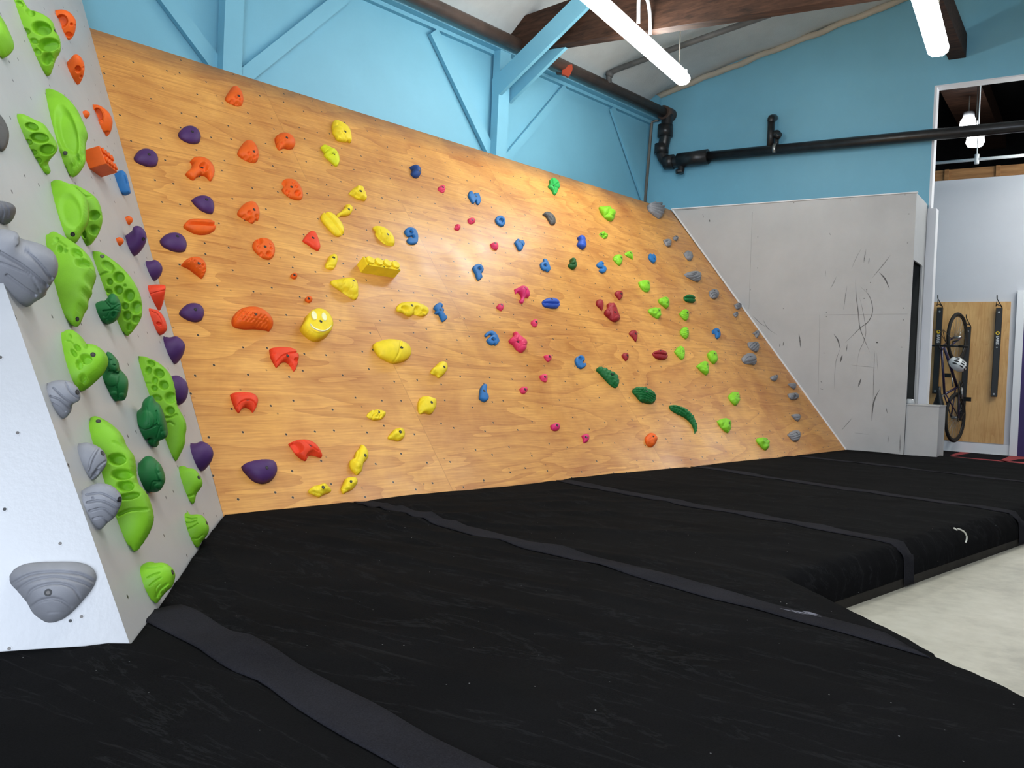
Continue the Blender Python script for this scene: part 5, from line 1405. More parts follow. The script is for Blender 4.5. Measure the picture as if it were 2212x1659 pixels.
h('M', CH, 'lime green hold of four smooth bubbles near the upper right', LIM, 'lime', .05, [(990, 565), (1070, 558), (1150, 580), (1215, 640), (1225, 690), (1200, 760), (1160, 772), (1080, 720), (1020, 640)], None, [('b', 1075, 625, 58, .4), ('b', 1182, 650, 52, .4), ('b', 1145, 715, 48, .4), ('b', 1130, 580, 40, .3), ('b', 1020, 580, 26, .3)], p=.42, res=28)
h('M', CH, 'small lime green crumpled hold below the bubble hold', LIM, 'lime', .035, [(1050, 905), (1090, 910), (1105, 950), (1125, 1000), (1110, 1010), (1075, 1015), (1040, 990), (998, 945)], (1035, 945), [('d', 1075, 960, 22, .6), ('g', [(1010, 945), (1050, 975), (1100, 1000)], 14, .7), ('n', 25, .25)], p=.45)
h('M', CH, 'lime green ribbed shell right of the blue letter s', LIM, 'lime', .045, [(1275, 1232), (1320, 1260), (1335, 1310), (1310, 1385), (1280, 1390), (1230, 1345), (1193, 1295), (1215, 1250)], (1312, 1278), [('g', [(1215, 1270), (1250, 1275), (1275, 1310)], 12, .7), ('g', [(1225, 1295), (1255, 1300), (1275, 1335)], 12, .7), ('g', [(1240, 1325), (1262, 1330), (1280, 1365)], 12, .7)], p=.45)
h('M', CH, 'small lime green wedge touching the ribbed shell right of letter s', LIM, 'lime', .035, [(1380, 1200), (1430, 1190), (1470, 1215), (1472, 1260), (1480, 1312), (1450, 1290), (1400, 1265), (1358, 1225)], (1450, 1212), [('g', [(1380, 1220), (1420, 1245), (1460, 1280)], 14, .6)], p=.45)
# --- dark red
h('N', CH, 'dark red drop hold touching the left side of the red elephant', DRD, 'darkred', .04, [(365, 432), (405, 460), (415, 520), (405, 598), (370, 565), (320, 525), (303, 480), (320, 445)], None, p=.48)
h('N', CH, 'topmost dark red heart shaped hold, above the red elephant', DRD, 'darkred', .04, [(600, 310), (650, 318), (688, 350), (680, 400), (645, 447), (600, 400), (568, 355), (575, 325)], (662, 352), p=.48)
h('N', CH, 'dark red elephant shaped hold with large ears', 'dark red animal', 'darkred', .05, [(480, 485), (515, 490), (550, 482), (575, 520), (600, 580), (610, 650), (650, 690), (640, 730), (590, 758), (535, 745), (480, 700), (420, 640), (430, 590), (460, 560), (457, 510)], (575, 612),
  [('f', 465, 625, 50, 55, 0, .3), ('d', 495, 600, 22, .6), ('f', 485, 510, 28, 30, 0, .3), ('f', 550, 510, 28, 30, 0, .3), ('g', [(500, 560), (530, 600), (540, 700)], 20, .5), ('f', 605, 700, 35, 35, 0, .35), ('d', 632, 708, 14, .8), ('g', [(520, 640), (510, 700)], 16, .5)], p=.42, res=30)
h('N', CH, 'dark red drop hold with a long point, below the red elephant', DRD, 'darkred', .04, [(790, 870), (850, 868), (890, 900), (890, 1010), (870, 1028), (820, 970), (768, 915)], (868, 917), p=.48)
h('N', CH, 'lowest dark red heart shaped hold, left of the dark red jug', DRD, 'darkred', .035, [(690, 1187), (715, 1192), (745, 1187), (770, 1220), (760, 1280), (730, 1305), (690, 1260), (665, 1220)], (748, 1220), p=.48)
h('N', JUG, 'dark red jug hold with a groove', 'grooved jugs on the right', 'darkred', .045, [(1110, 1165), (1190, 1140), (1260, 1155), (1295, 1190), (1320, 1235), (1285, 1288), (1180, 1280), (1115, 1230), (1097, 1195)], (1222, 1155), [('g', [(1140, 1192), (1220, 1190), (1310, 1210)], 26, 1.0)], p=.36, res=24)
h('N', JUG, 'dark green jug hold with a groove', 'grooved jugs on the right', 'green', .045, [(1535, 395), (1580, 365), (1640, 370), (1690, 400), (1715, 440), (1690, 485), (1600, 475), (1545, 440)], (1630, 372), [('g', [(1570, 402), (1640, 402), (1710, 420)], 24, 1.0)], p=.36, res=24)
# --- lime rocks on the right
RIB = lambda c, l: [('s', c[0], c[1], l, .16)]
h('N', CH, 'topmost lime green rock of the right hand column, above the dark red hearts', LIM, 'lime', .05, [(895, 185), (960, 165), (1040, 170), (1070, 220), (1070, 310), (1050, 335), (990, 325), (930, 265)], (1043, 200), [('g', [(930, 250), (990, 290), (1060, 300)], 22, .5), ('n', 70, .08)], p=.45)
h('N', CH, 'lime green knobbly rock, lower left of the touching pair near the dark green jug', LIM, 'lime', .05, [(1035, 570), (1080, 555), (1160, 545), (1215, 575), (1225, 630), (1215, 690), (1190, 712), (1120, 680), (1050, 615)], (1192, 585), [('n', 45, .22)], p=.45)
h('N', CH, 'lime green bulging rock, upper right of the touching pair near the dark green jug', LIM, 'lime', .045, [(1180, 430), (1260, 400), (1320, 405), (1340, 470), (1338, 540), (1300, 568), (1250, 530), (1190, 480)], (1303, 420), [('b', 1285, 455, 45, .35), ('b', 1285, 525, 42, .35), ('b', 1205, 465, 35, .3)], p=.45)
h('N', CH, 'lime green ribbed shell directly below the dark green jug', LIM, 'lime', .045, [(1475, 635), (1510, 590), (1570, 572), (1610, 610), (1612, 690), (1590, 735), (1550, 725), (1500, 675)], (1592, 622), [('s', 1560, 745, 24, .15)], p=.45, res=26)
h('N', CH, 'lime green ribbed shell, second below the dark green jug', LIM, 'lime', .045, [(1485, 870), (1520, 830), (1570, 820), (1610, 860), (1612, 960), (1580, 995), (1530, 965), (1490, 915)], (1596, 880), [('s', 1550, 1000, 26, .15)], p=.45, res=26)
h('N', CH, 'lime green finely ribbed shell right of the dark red jug', LIM, 'lime', .05, [(1403, 1165), (1450, 1105), (1500, 1090), (1540, 1120), (1558, 1190), (1550, 1270), (1520, 1288), (1450, 1225)], (1530, 1158), [('s', 1480, 1180, 20, .14, 80), ('g', [(1505, 1100), (1512, 1190), (1520, 1285)], 12, .7)], p=.45, res=28)
h('N', CH, 'lime green smooth lobed rock, upper right of the overlapping pair below the blue hammer', LIM, 'lime', .05, [(1865, 1195), (1910, 1155), (1970, 1155), (2010, 1210), (2015, 1290), (1990, 1345), (1950, 1335), (1890, 1270)], (1975, 1195), [('b', 1910, 1240, 48, .3), ('b', 1980, 1280, 45, .3)], p=.45)
h('N', CH, 'lime green scaly rock, lower left of the overlapping pair below the blue hammer', LIM, 'lime', .05, [(1710, 1370), (1770, 1325), (1840, 1298), (1885, 1330), (1900, 1410), (1890, 1490), (1860, 1500), (1790, 1450)], (1875, 1348), [('n', 40, .16)], p=.45)
h('O', CH, 'lime green scaly rock above the two lowest lime rocks, right of the crocodile tail', LIM, 'lime', .05, [(1725, 640), (1760, 600), (1820, 583), (1860, 610), (1868, 690), (1850, 745), (1810, 750), (1750, 690)], (1843, 622), [('n', 32, .16)], p=.45)
h('O', CH, 'lime green scaly rock second lowest, right of the crocodile tail tip', LIM, 'lime', .05, [(1590, 930), (1640, 910), (1710, 905), (1765, 935), (1773, 1000), (1750, 1070), (1720, 1078), (1640, 1010)], (1747, 955), [('n', 34, .16)], p=.45)
h('R', CH, 'lowest lime green rock, near the bottom right of the plywood', LIM, 'lime', .05, [(570, 1330), (600, 1305), (700, 1305), (780, 1320), (812, 1380), (800, 1490), (750, 1527), (690, 1490), (600, 1390)], (772, 1340), [('n', 55, .16)], p=.45)
# --- crocodile in three pieces
CR3 = 'crocodile in three pieces'
h('O', CH, 'dark green crocodile head hold', CR3, 'green', .06, [(180, 288), (220, 305), (280, 335), (350, 355), (400, 395), (425, 450), (425, 530), (390, 545), (330, 510), (260, 440), (195, 370), (155, 335), (155, 305)], (348, 375),
  [('b', 345, 375, 26, .5), ('b', 325, 415, 26, .5), ('d', 335, 408, 12, .8), ('b', 178, 305, 24, .4), ('g', [(180, 360), (270, 430), (400, 520)], 14, .7), ('n', 30, .15)], p=.42, res=30)
_cb = [('g', [(590+k*2, 560+k*27), (700+k*8, 560+k*30), (855-k*2, 640+k*24)], 16, -.9) for k in range(5)]
h('O', CH, 'dark green ridged crocodile body hold', CR3, 'green', .06, [(620, 527), (700, 530), (790, 565), (850, 625), (868, 680), (850, 725), (800, 735), (690, 705), (630, 640), (582, 585), (590, 545)], (760, 590), _cb+[('n', 14, .35)], p=.42, res=34)
h('O', CH, 'dark green curved crocodile tail hold', CR3, 'green', .04, [(1022, 745), (1080, 745), (1160, 770), (1240, 815), (1300, 880), (1345, 960), (1362, 1030), (1350, 1080), (1335, 1092), (1325, 1040), (1290, 970), (1230, 910), (1160, 870), (1080, 830), (1035, 795)], (1222, 820),
  [('g', [(1030, 760), (1160, 790), (1280, 890), (1345, 1060)], 14, -1.0), ('g', [(1030, 775), (1150, 815), (1260, 910), (1335, 1060)], 12, -.8), ('n', 14, .3)], p=.4, res=34)
h('O', CH, 'round orange hold alone at the lower right, below the crocodile', ORA, 'orange', .05, [(790, 1078), (840, 1100), (878, 1170), (870, 1220), (820, 1252), (760, 1225), (733, 1165), (745, 1120)], (840, 1122), [('n', 60, .12), ('g', [(750, 1160), (800, 1150), (850, 1120)], 14, .3)], p=.5)
# --- grey rocks along the right edge
h('P', CH, 'large grey fan ribbed shell at the upper right corner of the plywood', GRY, 'grey', .075, [(240, 122), (330, 130), (420, 190), (440, 240), (410, 350), (365, 422), (290, 385), (200, 310), (150, 250), (140, 170)], (388, 172), [('s', 20, 170, 40, .42, 'fan', 44)], p=.42, res=34)
h('P', CH, 'grey hold with one dark hollow below the fan ribbed shell', GRY, 'grey', .05, [(410, 770), (470, 755), (530, 765), (560, 800), (545, 880), (530, 900), (480, 890), (440, 840)], None, [('e', 490, 790, 34, 15, -8, .9), ('g', [(430, 820), (490, 840), (545, 840)], 20, .5)], p=.42)
h('P', FT, 'small grey knob touching the hollowed grey hold', GRY, 'grey', .04, [(570, 735), (620, 700), (650, 720), (675, 765), (655, 800), (600, 780)], (640, 715), [('n', 30, .2)], p=.48, res=16)
h('P', CH, 'plain grey rock below the hollowed grey hold', GRY, 'grey', .05, [(755, 1000), (800, 965), (860, 965), (910, 985), (925, 1050), (920, 1110), (890, 1140), (850, 1130), (800, 1080)], None, [('n', 50, .16), ('g', [(830, 1060), (870, 1030), (910, 1050)], 16, .4)], p=.45)
h('P', CH, 'long grey rock of twisted ribs, left of the right edge', GRY, 'grey', .065, [(765, 1345), (820, 1325), (920, 1305), (1010, 1310), (1065, 1360), (1065, 1440), (1030, 1500), (960, 1480), (880, 1440), (810, 1400)], (1062, 1372), [('g', [(780, 1360), (880, 1390), (990, 1350)], 20, .8), ('g', [(800, 1385), (900, 1430), (1030, 1390)], 20, .8), ('g', [(860, 1320), (920, 1350), (1000, 1320)], 16, .8), ('g', [(920, 1460), (990, 1440), (1060, 1420)], 20, .8)], p=.42, res=30)
h('Q', CH, 'round grey rock with arched ribs', GRY, 'grey', .055, [(240, 70), (300, 35), (360, 45), (415, 90), (420, 150), (390, 200), (340, 212), (280, 185), (250, 130)], (352, 60), [('g', [(285, 170), (300, 110), (360, 95), (405, 140)], 18, .9), ('g', [(310, 185), (325, 140), (360, 130), (390, 165)], 16, .9), ('b', 350, 185, 24, .4)], p=.45, res=26)
h('Q', FT, 'small grey ribbed rock, upper of two close ones at the edge', GRY, 'grey', .045, [(670, 300), (720, 270), (780, 272), (808, 320), (790, 370), (750, 390), (710, 370)], (775, 285), [('g', [(690, 335), (740, 310), (800, 310)], 14, .8), ('g', [(710, 360), (750, 335), (800, 335)], 14, .8)], p=.45)
h('Q', FT, 'tiny grey rock, lower of two close ones at the edge', GRY, 'grey', .04, [(650, 460), (690, 430), (745, 425), (750, 480), (735, 515), (705, 520)], (728, 435), [('g', [(690, 490), (715, 465), (750, 460)], 14, .8)], p=.45, res=14)
h('Q', FT, 'small grey forked rock right of the blue hammer', GRY, 'grey', .045, [(985, 785), (1050, 745), (1105, 745), (1110, 800), (1100, 850), (1075, 875), (1045, 845), (1035, 820)], None, [('d', 1075, 785, 20, .8), ('g', [(1010, 795), (1050, 820), (1075, 870)], 16, .6)], p=.42, res=18)
h('Q', CH, 'grey rock with slanting ribs, upper of the overlapping pair', GRY, 'grey', .055, [(900, 945), (960, 940), (1050, 930), (1105, 980), (1100, 1060), (1080, 1115), (1030, 1110), (960, 1060), (910, 1000)], (1055, 960), [('g', [(945, 1040), (990, 980), (1050, 935)], 16, .8), ('g', [(980, 1070), (1025, 1010), (1085, 960)], 16, .8), ('g', [(1015, 1100), (1060, 1040), (1100, 1000)], 16, .8), ('d', 930, 972, 12, .6)], p=.45, res=28)
h('Q', CH, 'larger grey rock with a ledge, lower of the overlapping pair', GRY, 'grey', .065, [(795, 1210), (860, 1140), (940, 1130), (1000, 1135), (1050, 1200), (1065, 1260), (1055, 1335), (980, 1330), (870, 1310), (820, 1270)], (965, 1190), [('g', [(850, 1290), (950, 1270), (1060, 1240)], 26, .9), ('g', [(880, 1240), (930, 1190), (1000, 1190)], 16, .7), ('g', [(880, 1320), (980, 1290), (1060, 1290)], 20, .7)], p=.42, res=28)
h('R', FT, 'small grey beaked rock near the lower right edge', GRY, 'grey', .045, [(810, 270), (870, 245), (930, 235), (960, 260), (930, 310), (915, 345), (870, 345), (830, 310)], (935, 242), [('g', [(820, 285), (870, 280), (900, 320)], 14, .7), ('g', [(900, 270), (920, 300)], 18, .6)], p=.45, res=18)
h('R', FT, 'small grey rock with a long point at its foot, at the right edge', GRY, 'grey', .045, [(1110, 375), (1180, 375), (1250, 385), (1270, 400), (1245, 440), (1240, 485), (1210, 480), (1150, 420)], (1262, 392), [('g', [(1120, 385), (1180, 405), (1250, 410)], 16, .6)], p=.42, res=18)
h('R', FT, 'small grey folded rock, third from the bottom at the right edge', GRY, 'grey', .05, [(1105, 550), (1170, 545), (1250, 540), (1300, 570), (1310, 625), (1290, 655), (1200, 662), (1150, 630)], (1243, 568), [('d', 1255, 605, 26, .7), ('g', [(1130, 580), (1190, 600), (1240, 590)], 14, .8), ('g', [(1160, 625), (1210, 625), (1240, 610)], 14, .8)], p=.42, res=22)
h('R', FT, 'small grey triangular rock, second from the bottom at the right edge', GRY, 'grey', .05, [(1168, 905), (1240, 903), (1330, 905), (1335, 950), (1310, 1030), (1270, 1020), (1210, 960)], (1326, 912), [('g', [(1190, 930), (1260, 965), (1320, 960)], 18, .6)], p=.42, res=18)
h('R', CH, 'lowest grey rock at the right edge, layered like slate', GRY, 'grey', .06, [(1105, 1250), (1170, 1195), (1240, 1180), (1310, 1185), (1340, 1220), (1325, 1340), (1280, 1380), (1220, 1370), (1160, 1310)], (1280, 1228), [('g', [(1120, 1260), (1200, 1255), (1260, 1220)], 14, .8), ('g', [(1150, 1290), (1230, 1290), (1330, 1250)], 16, .9), ('g', [(1190, 1330), (1250, 1320), (1330, 1300)], 16, .9)], p=.45, res=28)
# --- left grey wall: blades and domes seen along the panel; fin = the two ends of the contact line on the panel
def g(z, name, label, group, color, pts, fin, T, bolt=None, feats=None, p=.5, res=24, **k):
    return h(z, name, label, group, color, T, pts, bolt, feats, p, 'grey', res, fin=fin, T=T, **k)
E_ = lambda x, y, rx, ry=None, a=0, d=.55: ('e', x, y, rx, ry or rx, a, d)
g('A', CH, 'green hold cut off by the frame at the top left edge', POD, 'pod', [(-60, 90), (0, 138), (40, 190), (90, 300), (90, 345), (50, 390), (0, 430), (-40, 440)], [(-60, 90), (-30, 440)], .07, p=.3)
g('A', CH, 'topmost large green blade with deep oblong pockets', POD, 'pod', [(110, -60), (180, -20), (205, 15), (255, 80), (380, 130), (450, 190), (475, 265), (510, 330), (512, 430), (472, 500), (445, 590), (425, 640), (390, 648), (330, 590), (262, 430), (250, 365), (190, 230), (180, 185), (140, 60)], [(110, -60), (398, 650)], .07, (472, 265),
  [E_(255, 105, 50, 30, 30), E_(352, 240, 95, 62, 15), E_(408, 380, 100, 62, -5), E_(400, 495, 48, 62, 20), E_(222, 265, 40, 26, 20, .4), E_(290, 350, 40, 26, 20, .4), E_(320, 440, 35, 30, 20, .4), E_(165, 30, 40, 25, 30, .4)], p=.35, res=40)
g('A', CH, 'orange hold with a big round dish on the grey panel, topmost orange there', 'orange holds on the grey panel', 'orange', [(470, 85), (540, 82), (600, 110), (645, 170), (648, 230), (630, 300), (585, 345), (550, 300), (520, 240), (490, 150)], [(470, 85), (585, 345)], .05, None, [E_(525, 180, 58, 62, 0, .45), ('d', 609, 208, 15, .6), ('d', 642, 218, 10, .6), E_(585, 295, 34, 26, 0, .5)], p=.4, res=28)
g('A', CH, 'orange hold with a round hole, second from the top on the grey panel', 'orange holds on the grey panel', 'orange', [(570, 540), (600, 505), (630, 472), (670, 472), (710, 520), (722, 590), (700, 670), (662, 716), (620, 650)], [(570, 540), (662, 716)], .05, None, [E_(665, 592, 28, 34, 0, .6), E_(690, 655, 14, 16, 0, .6), E_(585, 500, 32, 22, -20, .5), E_(712, 580, 10, 14, 0, .5)], p=.42, res=26)
g('A', CH, 'green curved fan shaped hold, smooth above with a frilled foot', POD, 'pod', [(405, 760), (540, 820), (640, 910), (700, 1020), (742, 1130), (722, 1200), (722, 1290), (715, 1380), (640, 1490), (590, 1492), (560, 1380), (540, 1300), (515, 1200), (485, 1080), (445, 920)], [(405, 760), (590, 1490)], .06, (558, 1305),
  [E_(640, 1360, 24, 65, 15, .7), E_(680, 1330, 18, 55, 15, .7), E_(705, 1310, 12, 40, 10, .6), E_(570, 1120, 90, 250, -15, .12), ('f', 560, 1290, 60, 40, 20, .25), E_(600, 1430, 20, 50, 10, .5)], p=.32, res=36)
g('A', CH, 'green blade with three wide pockets, left of the fan shaped hold', POD, 'pod', [(145, 970), (200, 975), (290, 1020), (370, 1060), (430, 1140), (490, 1240), (480, 1300), (430, 1360), (412, 1400), (432, 1460), (405, 1490), (370, 1450), (310, 1430), (262, 1300), (212, 1205), (150, 1050)], [(145, 970), (400, 1490)], .06, None,
  [E_(270, 1085, 65, 38, 20), E_(335, 1180, 88, 48, 8), E_(400, 1280, 75, 52, -5), E_(245, 1215, 36, 26, 15, .5), E_(285, 1300, 36, 26, 15, .5), E_(325, 1370, 34, 28, 15, .5), E_(395, 1400, 25, 40, 25, .4)], p=.35, res=36)
g('A', CH, 'dark grey rounded hold cut off by the left edge, above the large grey rock', 'grey rocks on the grey panel', 'charcoal', [(-60, 980), (0, 985), (40, 1030), (60, 1100), (40, 1200), (0, 1270), (-60, 1200)], [(-60, 980), (-20, 1270)], .06, None, [('g', [(0, 1060), (30, 1100), (20, 1180)], 18, .5)], p=.5)
def ball(z, label, cx, cy, r, bolt=None):
    pts = [(cx-r*.8, cy-r*.75), (cx, cy-r), (cx+r*.8, cy-r*.55), (cx+r, cy+r*.1), (cx+r*.55, cy+r*.8), (cx, cy+r*1.15), (cx-r*.45, cy+r*.35)]
    g(z, FT, label, 'small orange foot holds', 'orange', pts, [(cx-r*.8, cy-r*.75), (cx, cy+r*1.15)], .02, bolt, None, .5, 12)
ball('A', 'tiny round orange hold left of the orange crescent', 733, 975, 34)
ball('B', 'tiny round orange hold below the blue block, nearest the plywood', 1098, 378, 37)
ball('B', 'tiny round orange hold left of the purple saddle hold', 1020, 558, 36)
g('A', CH, 'orange crescent hold hollowed on its left side', 'orange holds on the grey panel', 'orange', [(790, 890), (850, 900), (920, 950), (955, 1010), (960, 1060), (942, 1130), (905, 1162), (868, 1080), (845, 1020), (815, 955)], [(790, 890), (905, 1162)], .05, None, [E_(838, 975, 36, 62, -22, .8), E_(910, 1135, 38, 22, -10, .6), ('g', [(840, 920), (880, 970), (870, 1040)], 20, .3), E_(955, 1010, 10, 20, 0, .5)], p=.42, res=26)
# orange studded brick standing on the grey panel
gf_ = PLANES['grey']
a = on(*zp('A', (725, 1303)), gf_.o, gf_.n); b = on(*zp('A', (762, 1440)), gf_.o, gf_.n)
b2 = on(*zp('A', (866, 1514)), gf_.o, gf_.n); Yb = unit(b2-b); Xb = unit(np.cross(gf_.n, Yb)); Xb = Xb if Xb@(b-a) > 0 else -Xb
a = b-Xb*((b-a)@Xb); LY = float(np.linalg.norm(b2-b))
if np.cross(Xb, Yb)@gf_.n < 0: ax_ = (Yb, Xb, gf_.n); sz_ = (LY, float(np.linalg.norm(b-a)), .078); st_ = (4, 2)
else: ax_ = (Xb, Yb, gf_.n); sz_ = (float(np.linalg.norm(b-a)), LY, .078); st_ = (2, 4)
brick('orange studded toy brick hold on the grey panel', 'orange', gf_, a, ax_, sz_, st_, .016)
g('A', 'letter_hold', 'blue block hold on the grey panel under the orange studded brick', BL, 'blue', [(985, 1490), (1030, 1462), (1075, 1480), (1112, 1620), (1105, 1650), (1050, 1662), (1020, 1600)], [(985, 1490), (1045, 1662)], .035, None, [('g', [(1062, 1500), (1075, 1560)], 14, .6)], p=.25, res=20)
g('B', CH, 'green pocketed blade behind the smooth green blade', POD, 'pod', [(560, 78), (600, 76), (660, 85), (790, 160), (850, 240), (872, 370), (840, 480), (790, 560), (745, 595), (700, 560), (640, 400)], [(560, 78), (740, 597)], .05, None, [E_(800, 335, 55, 45, -20), E_(800, 460, 50, 45, -10), E_(715, 490, 20, 45, -10, .6), E_(740, 550, 15, 30, -10, .5), ('g', [(640, 110), (720, 180), (800, 170)], 40, .3)], p=.36, res=34)
g('B', CH, 'smooth green blade overlapping the pocketed one behind it', POD, 'pod', [(455, 60), (510, 52), (580, 75), (680, 130), (740, 200), (750, 320), (735, 400), (690, 470), (650, 545), (600, 572), (555, 510), (500, 220)], [(455, 60), (595, 572)], .05, (625, 500), [E_(600, 300, 100, 170, -15, .08)], p=.28, res=30)
g('B', CH, 'large green blade, smooth below and holed above, below the smooth one', POD, 'pod', [(445, 505), (490, 498), (560, 540), (690, 620), (770, 700), (805, 800), (800, 860), (770, 930), (772, 980), (738, 1032), (740, 1090), (705, 1150), (665, 1260), (620, 1276), (570, 1215), (545, 980), (490, 770), (440, 650), (415, 600)], [(430, 520), (600, 1276)], .065, (658, 1222),
  [E_(508, 622, 27, 36, -10, .6), E_(555, 640, 20, 20, 0, .6), E_(648, 655, 62, 40, 30, .5), E_(700, 740, 72, 42, 15, .5), E_(760, 880, 40, 55, 10, .45), E_(755, 980, 28, 35, 10, .4), ('g', [(455, 580), (500, 560), (560, 600)], 18, .5), E_(480, 540, 24, 20, 0, .4)], p=.3, res=40)
g('B', CH, 'green crescent blade full of round pockets behind the dark green frog', POD, 'pod', [(790, 640), (860, 650), (940, 700), (1050, 790), (1140, 900), (1200, 1030), (1213, 1170), (1180, 1260), (1110, 1350), (1075, 1362), (1030, 1280), (975, 1180), (900, 980), (850, 860), (810, 740)], [(790, 640), (1070, 1362)], .05, (875, 685),
  [E_(1012, 865, 52, 50), E_(935, 905, 28, 34), E_(1010, 975, 40, 42), E_(1098, 1022, 50, 60, 15), E_(1066, 1112, 32, 34), E_(1160, 1125, 50, 60, 15), E_(1083, 1192, 38, 45, 10), E_(1158, 1225, 38, 40, 15), E_(1100, 1288, 22, 36, 10), E_(930, 985, 32, 20, 20), ('g', [(850, 850), (900, 825), (950, 820)], 22, .5), ('d', 1065, 935, 14, .6), E_(920, 770, 70, 40, 35, .25)], p=.3, res=44)
g('B', CH, 'dark green frog hold in front of the pocketed crescent blade', GRN, 'green', [(830, 1080), (870, 1065), (905, 1062), (940, 1010), (985, 1012), (1028, 1085), (1032, 1150), (990, 1235), (910, 1268), (870, 1222), (835, 1130)], [(830, 1080), (905, 1268)], .06, None,
  [('f', 965, 1055, 45, 40, 30, .3), ('g', [(880, 1150), (950, 1140), (1010, 1100)], 16, .8), ('e', 965, 1180, 20, 28, 30, .6), ('g', [(910, 1200), (950, 1140), (1010, 1150)], 12, .6), ('f', 885, 1220, 18, 22, 0, .5), ('f', 915, 1245, 16, 20, 0, .5), ('g', [(900, 1075), (940, 1120)], 14, .5)], p=.48, res=32)
g('B', CH, 'purple saddle shaped hold in the corner, topmost purple on the grey panel', 'purple holds in the corner', 'purple', [(1070, 520), (1120, 485), (1140, 440), (1190, 435), (1238, 475), (1250, 540), (1205, 620), (1150, 668), (1110, 630)], [(1070, 520), (1150, 668)], .06, (1222, 540), [E_(1115, 470, 35, 25, -30, .3)], p=.48)
PC_ = 'purple holds in the corner'
g('F', CH, 'purple dome second from the top in the corner, above the two red wedges', PC_, 'purple', [(228, 670), (275, 672), (330, 660), (385, 700), (408, 760), (380, 840), (315, 888), (265, 790)], [(228, 670), (315, 888)], .06, None, None, .5)
g('F', CH, 'red wedge hold in the corner, upper of two, flat on top', 'red wedges in the corner', 'redorange', [(247, 945), (340, 938), (430, 940), (442, 970), (430, 1040), (418, 1110), (372, 1205), (310, 1080)], [(247, 945), (372, 1205)], .05, None, [('g', [(275, 1030), (350, 1010), (440, 990)], 12, .6), E_(425, 1065, 16, 24, 0, .4)], p=.3)
g('F', CH, 'red wedge hold in the corner, lower of two, with curved grooves', 'red wedges in the corner', 'redorange', [(265, 1185), (310, 1195), (360, 1210), (415, 1270), (455, 1380), (440, 1440), (375, 1475), (330, 1370)], [(265, 1185), (375, 1475)], .05, None, [('g', [(290, 1220), (350, 1250), (395, 1330), (385, 1390)], 12, .7), E_(365, 1355, 30, 22, 20, .5)], p=.3)
for lab, pts, fin in (('purple dome third from the top in the corner, below the red wedges', [(1625, 120), (1690, 132), (1760, 122), (1830, 180), (1842, 240), (1810, 330), (1740, 397), (1680, 280)], [(1625, 120), (1740, 397)]),
                      ('purple dome partly hidden behind the long pocketed green blade', [(1690, 545), (1780, 520), (1850, 570), (1870, 650), (1840, 750), (1765, 800), (1725, 700)], [(1690, 545), (1765, 800)]),
                      ('lowest purple dome in the corner', [(1895, 1185), (1950, 1187), (2010, 1168), (2090, 1210), (2125, 1290), (2090, 1390), (2005, 1465), (1940, 1350)], [(1895, 1185), (2005, 1465)])):
    g('C', CH, lab, PC_, 'purple', pts, fin, .07, None, None, .5)
g('C', CH, 'bright green claw shaped hold with pockets, above the standing frog', POD, 'pod', [(660, 90), (720, 76), (770, 90), (830, 150), (880, 220), (980, 235), (1050, 290), (1062, 370), (1010, 470), (920, 560), (830, 635), (795, 662), (730, 610), (690, 460), (640, 300), (655, 180)], [(655, 100), (790, 662)], .06, (925, 305),
  [E_(840, 205, 24, 45, -35), E_(765, 232, 28, 46, -45), E_(730, 285, 26, 50, -40), E_(850, 345, 70, 55, 20), E_(785, 400, 36, 55, -15), E_(820, 535, 40, 50, 20), E_(690, 120, 22, 32, -20, .4), ('g', [(660, 165), (700, 175), (740, 210)], 18, .5)], p=.32, res=40)
g('C', CH, 'dark green standing frog hold with an open mouth', GRN, 'green', [(1040, 400), (1060, 285), (1090, 285), (1130, 318), (1180, 390), (1195, 465), (1262, 540), (1278, 610), (1255, 730), (1195, 742), (1150, 700), (1095, 705), (1055, 600), (1015, 500)], [(1020, 430), (1180, 742)], .075, None,
  [('f', 1125, 410, 60, 50, 20, .3), ('b', 1105, 335, 20, .5), ('b', 1150, 380, 18, .5), ('g', [(1085, 470), (1140, 475), (1185, 465)], 14, .7), ('e', 1150, 500, 38, 22, 10, .6), ('f', 1110, 560, 70, 60, 0, .25), ('g', [(1190, 480), (1185, 560), (1160, 640)], 20, .6), ('d', 1217, 515, 16, .6), ('f', 1130, 690, 40, 25, 0, .4), ('f', 1215, 710, 35, 25, 0, .4), ('g', [(1165, 640), (1175, 700), (1180, 740)], 18, .6), ('d', 1128, 400, 8, .6), ('d', 1142, 405, 8, .6)], p=.42, res=36)
g('C', CH, 'long green blade with many pockets and a smooth tail behind the leaping frog', POD, 'pod', [(1380, 318), (1460, 330), (1600, 400), (1700, 510), (1740, 640), (1752, 740), (1770, 820), (1840, 950), (1856, 1030), (1845, 1110), (1840, 1190), (1800, 1285), (1745, 1366), (1705, 1250), (1655, 1050), (1540, 800), (1440, 600), (1400, 450)], [(1380, 318), (1745, 1366)], .05, None,
  [E_(1500, 390, 48, 32, 25), E_(1475, 462, 34, 44, 10), E_(1580, 490, 58, 50, 20), E_(1540, 560, 32, 42, 10), E_(1628, 608, 52, 48, 20), E_(1535, 638, 34, 34), E_(1690, 735, 58, 62, 20), E_(1690, 862, 48, 45, 10), E_(1560, 735, 55, 34, 15, .4), ('g', [(1440, 590), (1510, 590), (1560, 600)], 18, .4), ('g', [(1640, 930), (1700, 925), (1760, 900)], 26, .5), ('g', [(1650, 990), (1690, 975), (1730, 1000)], 24, .4)], p=.3, res=46)
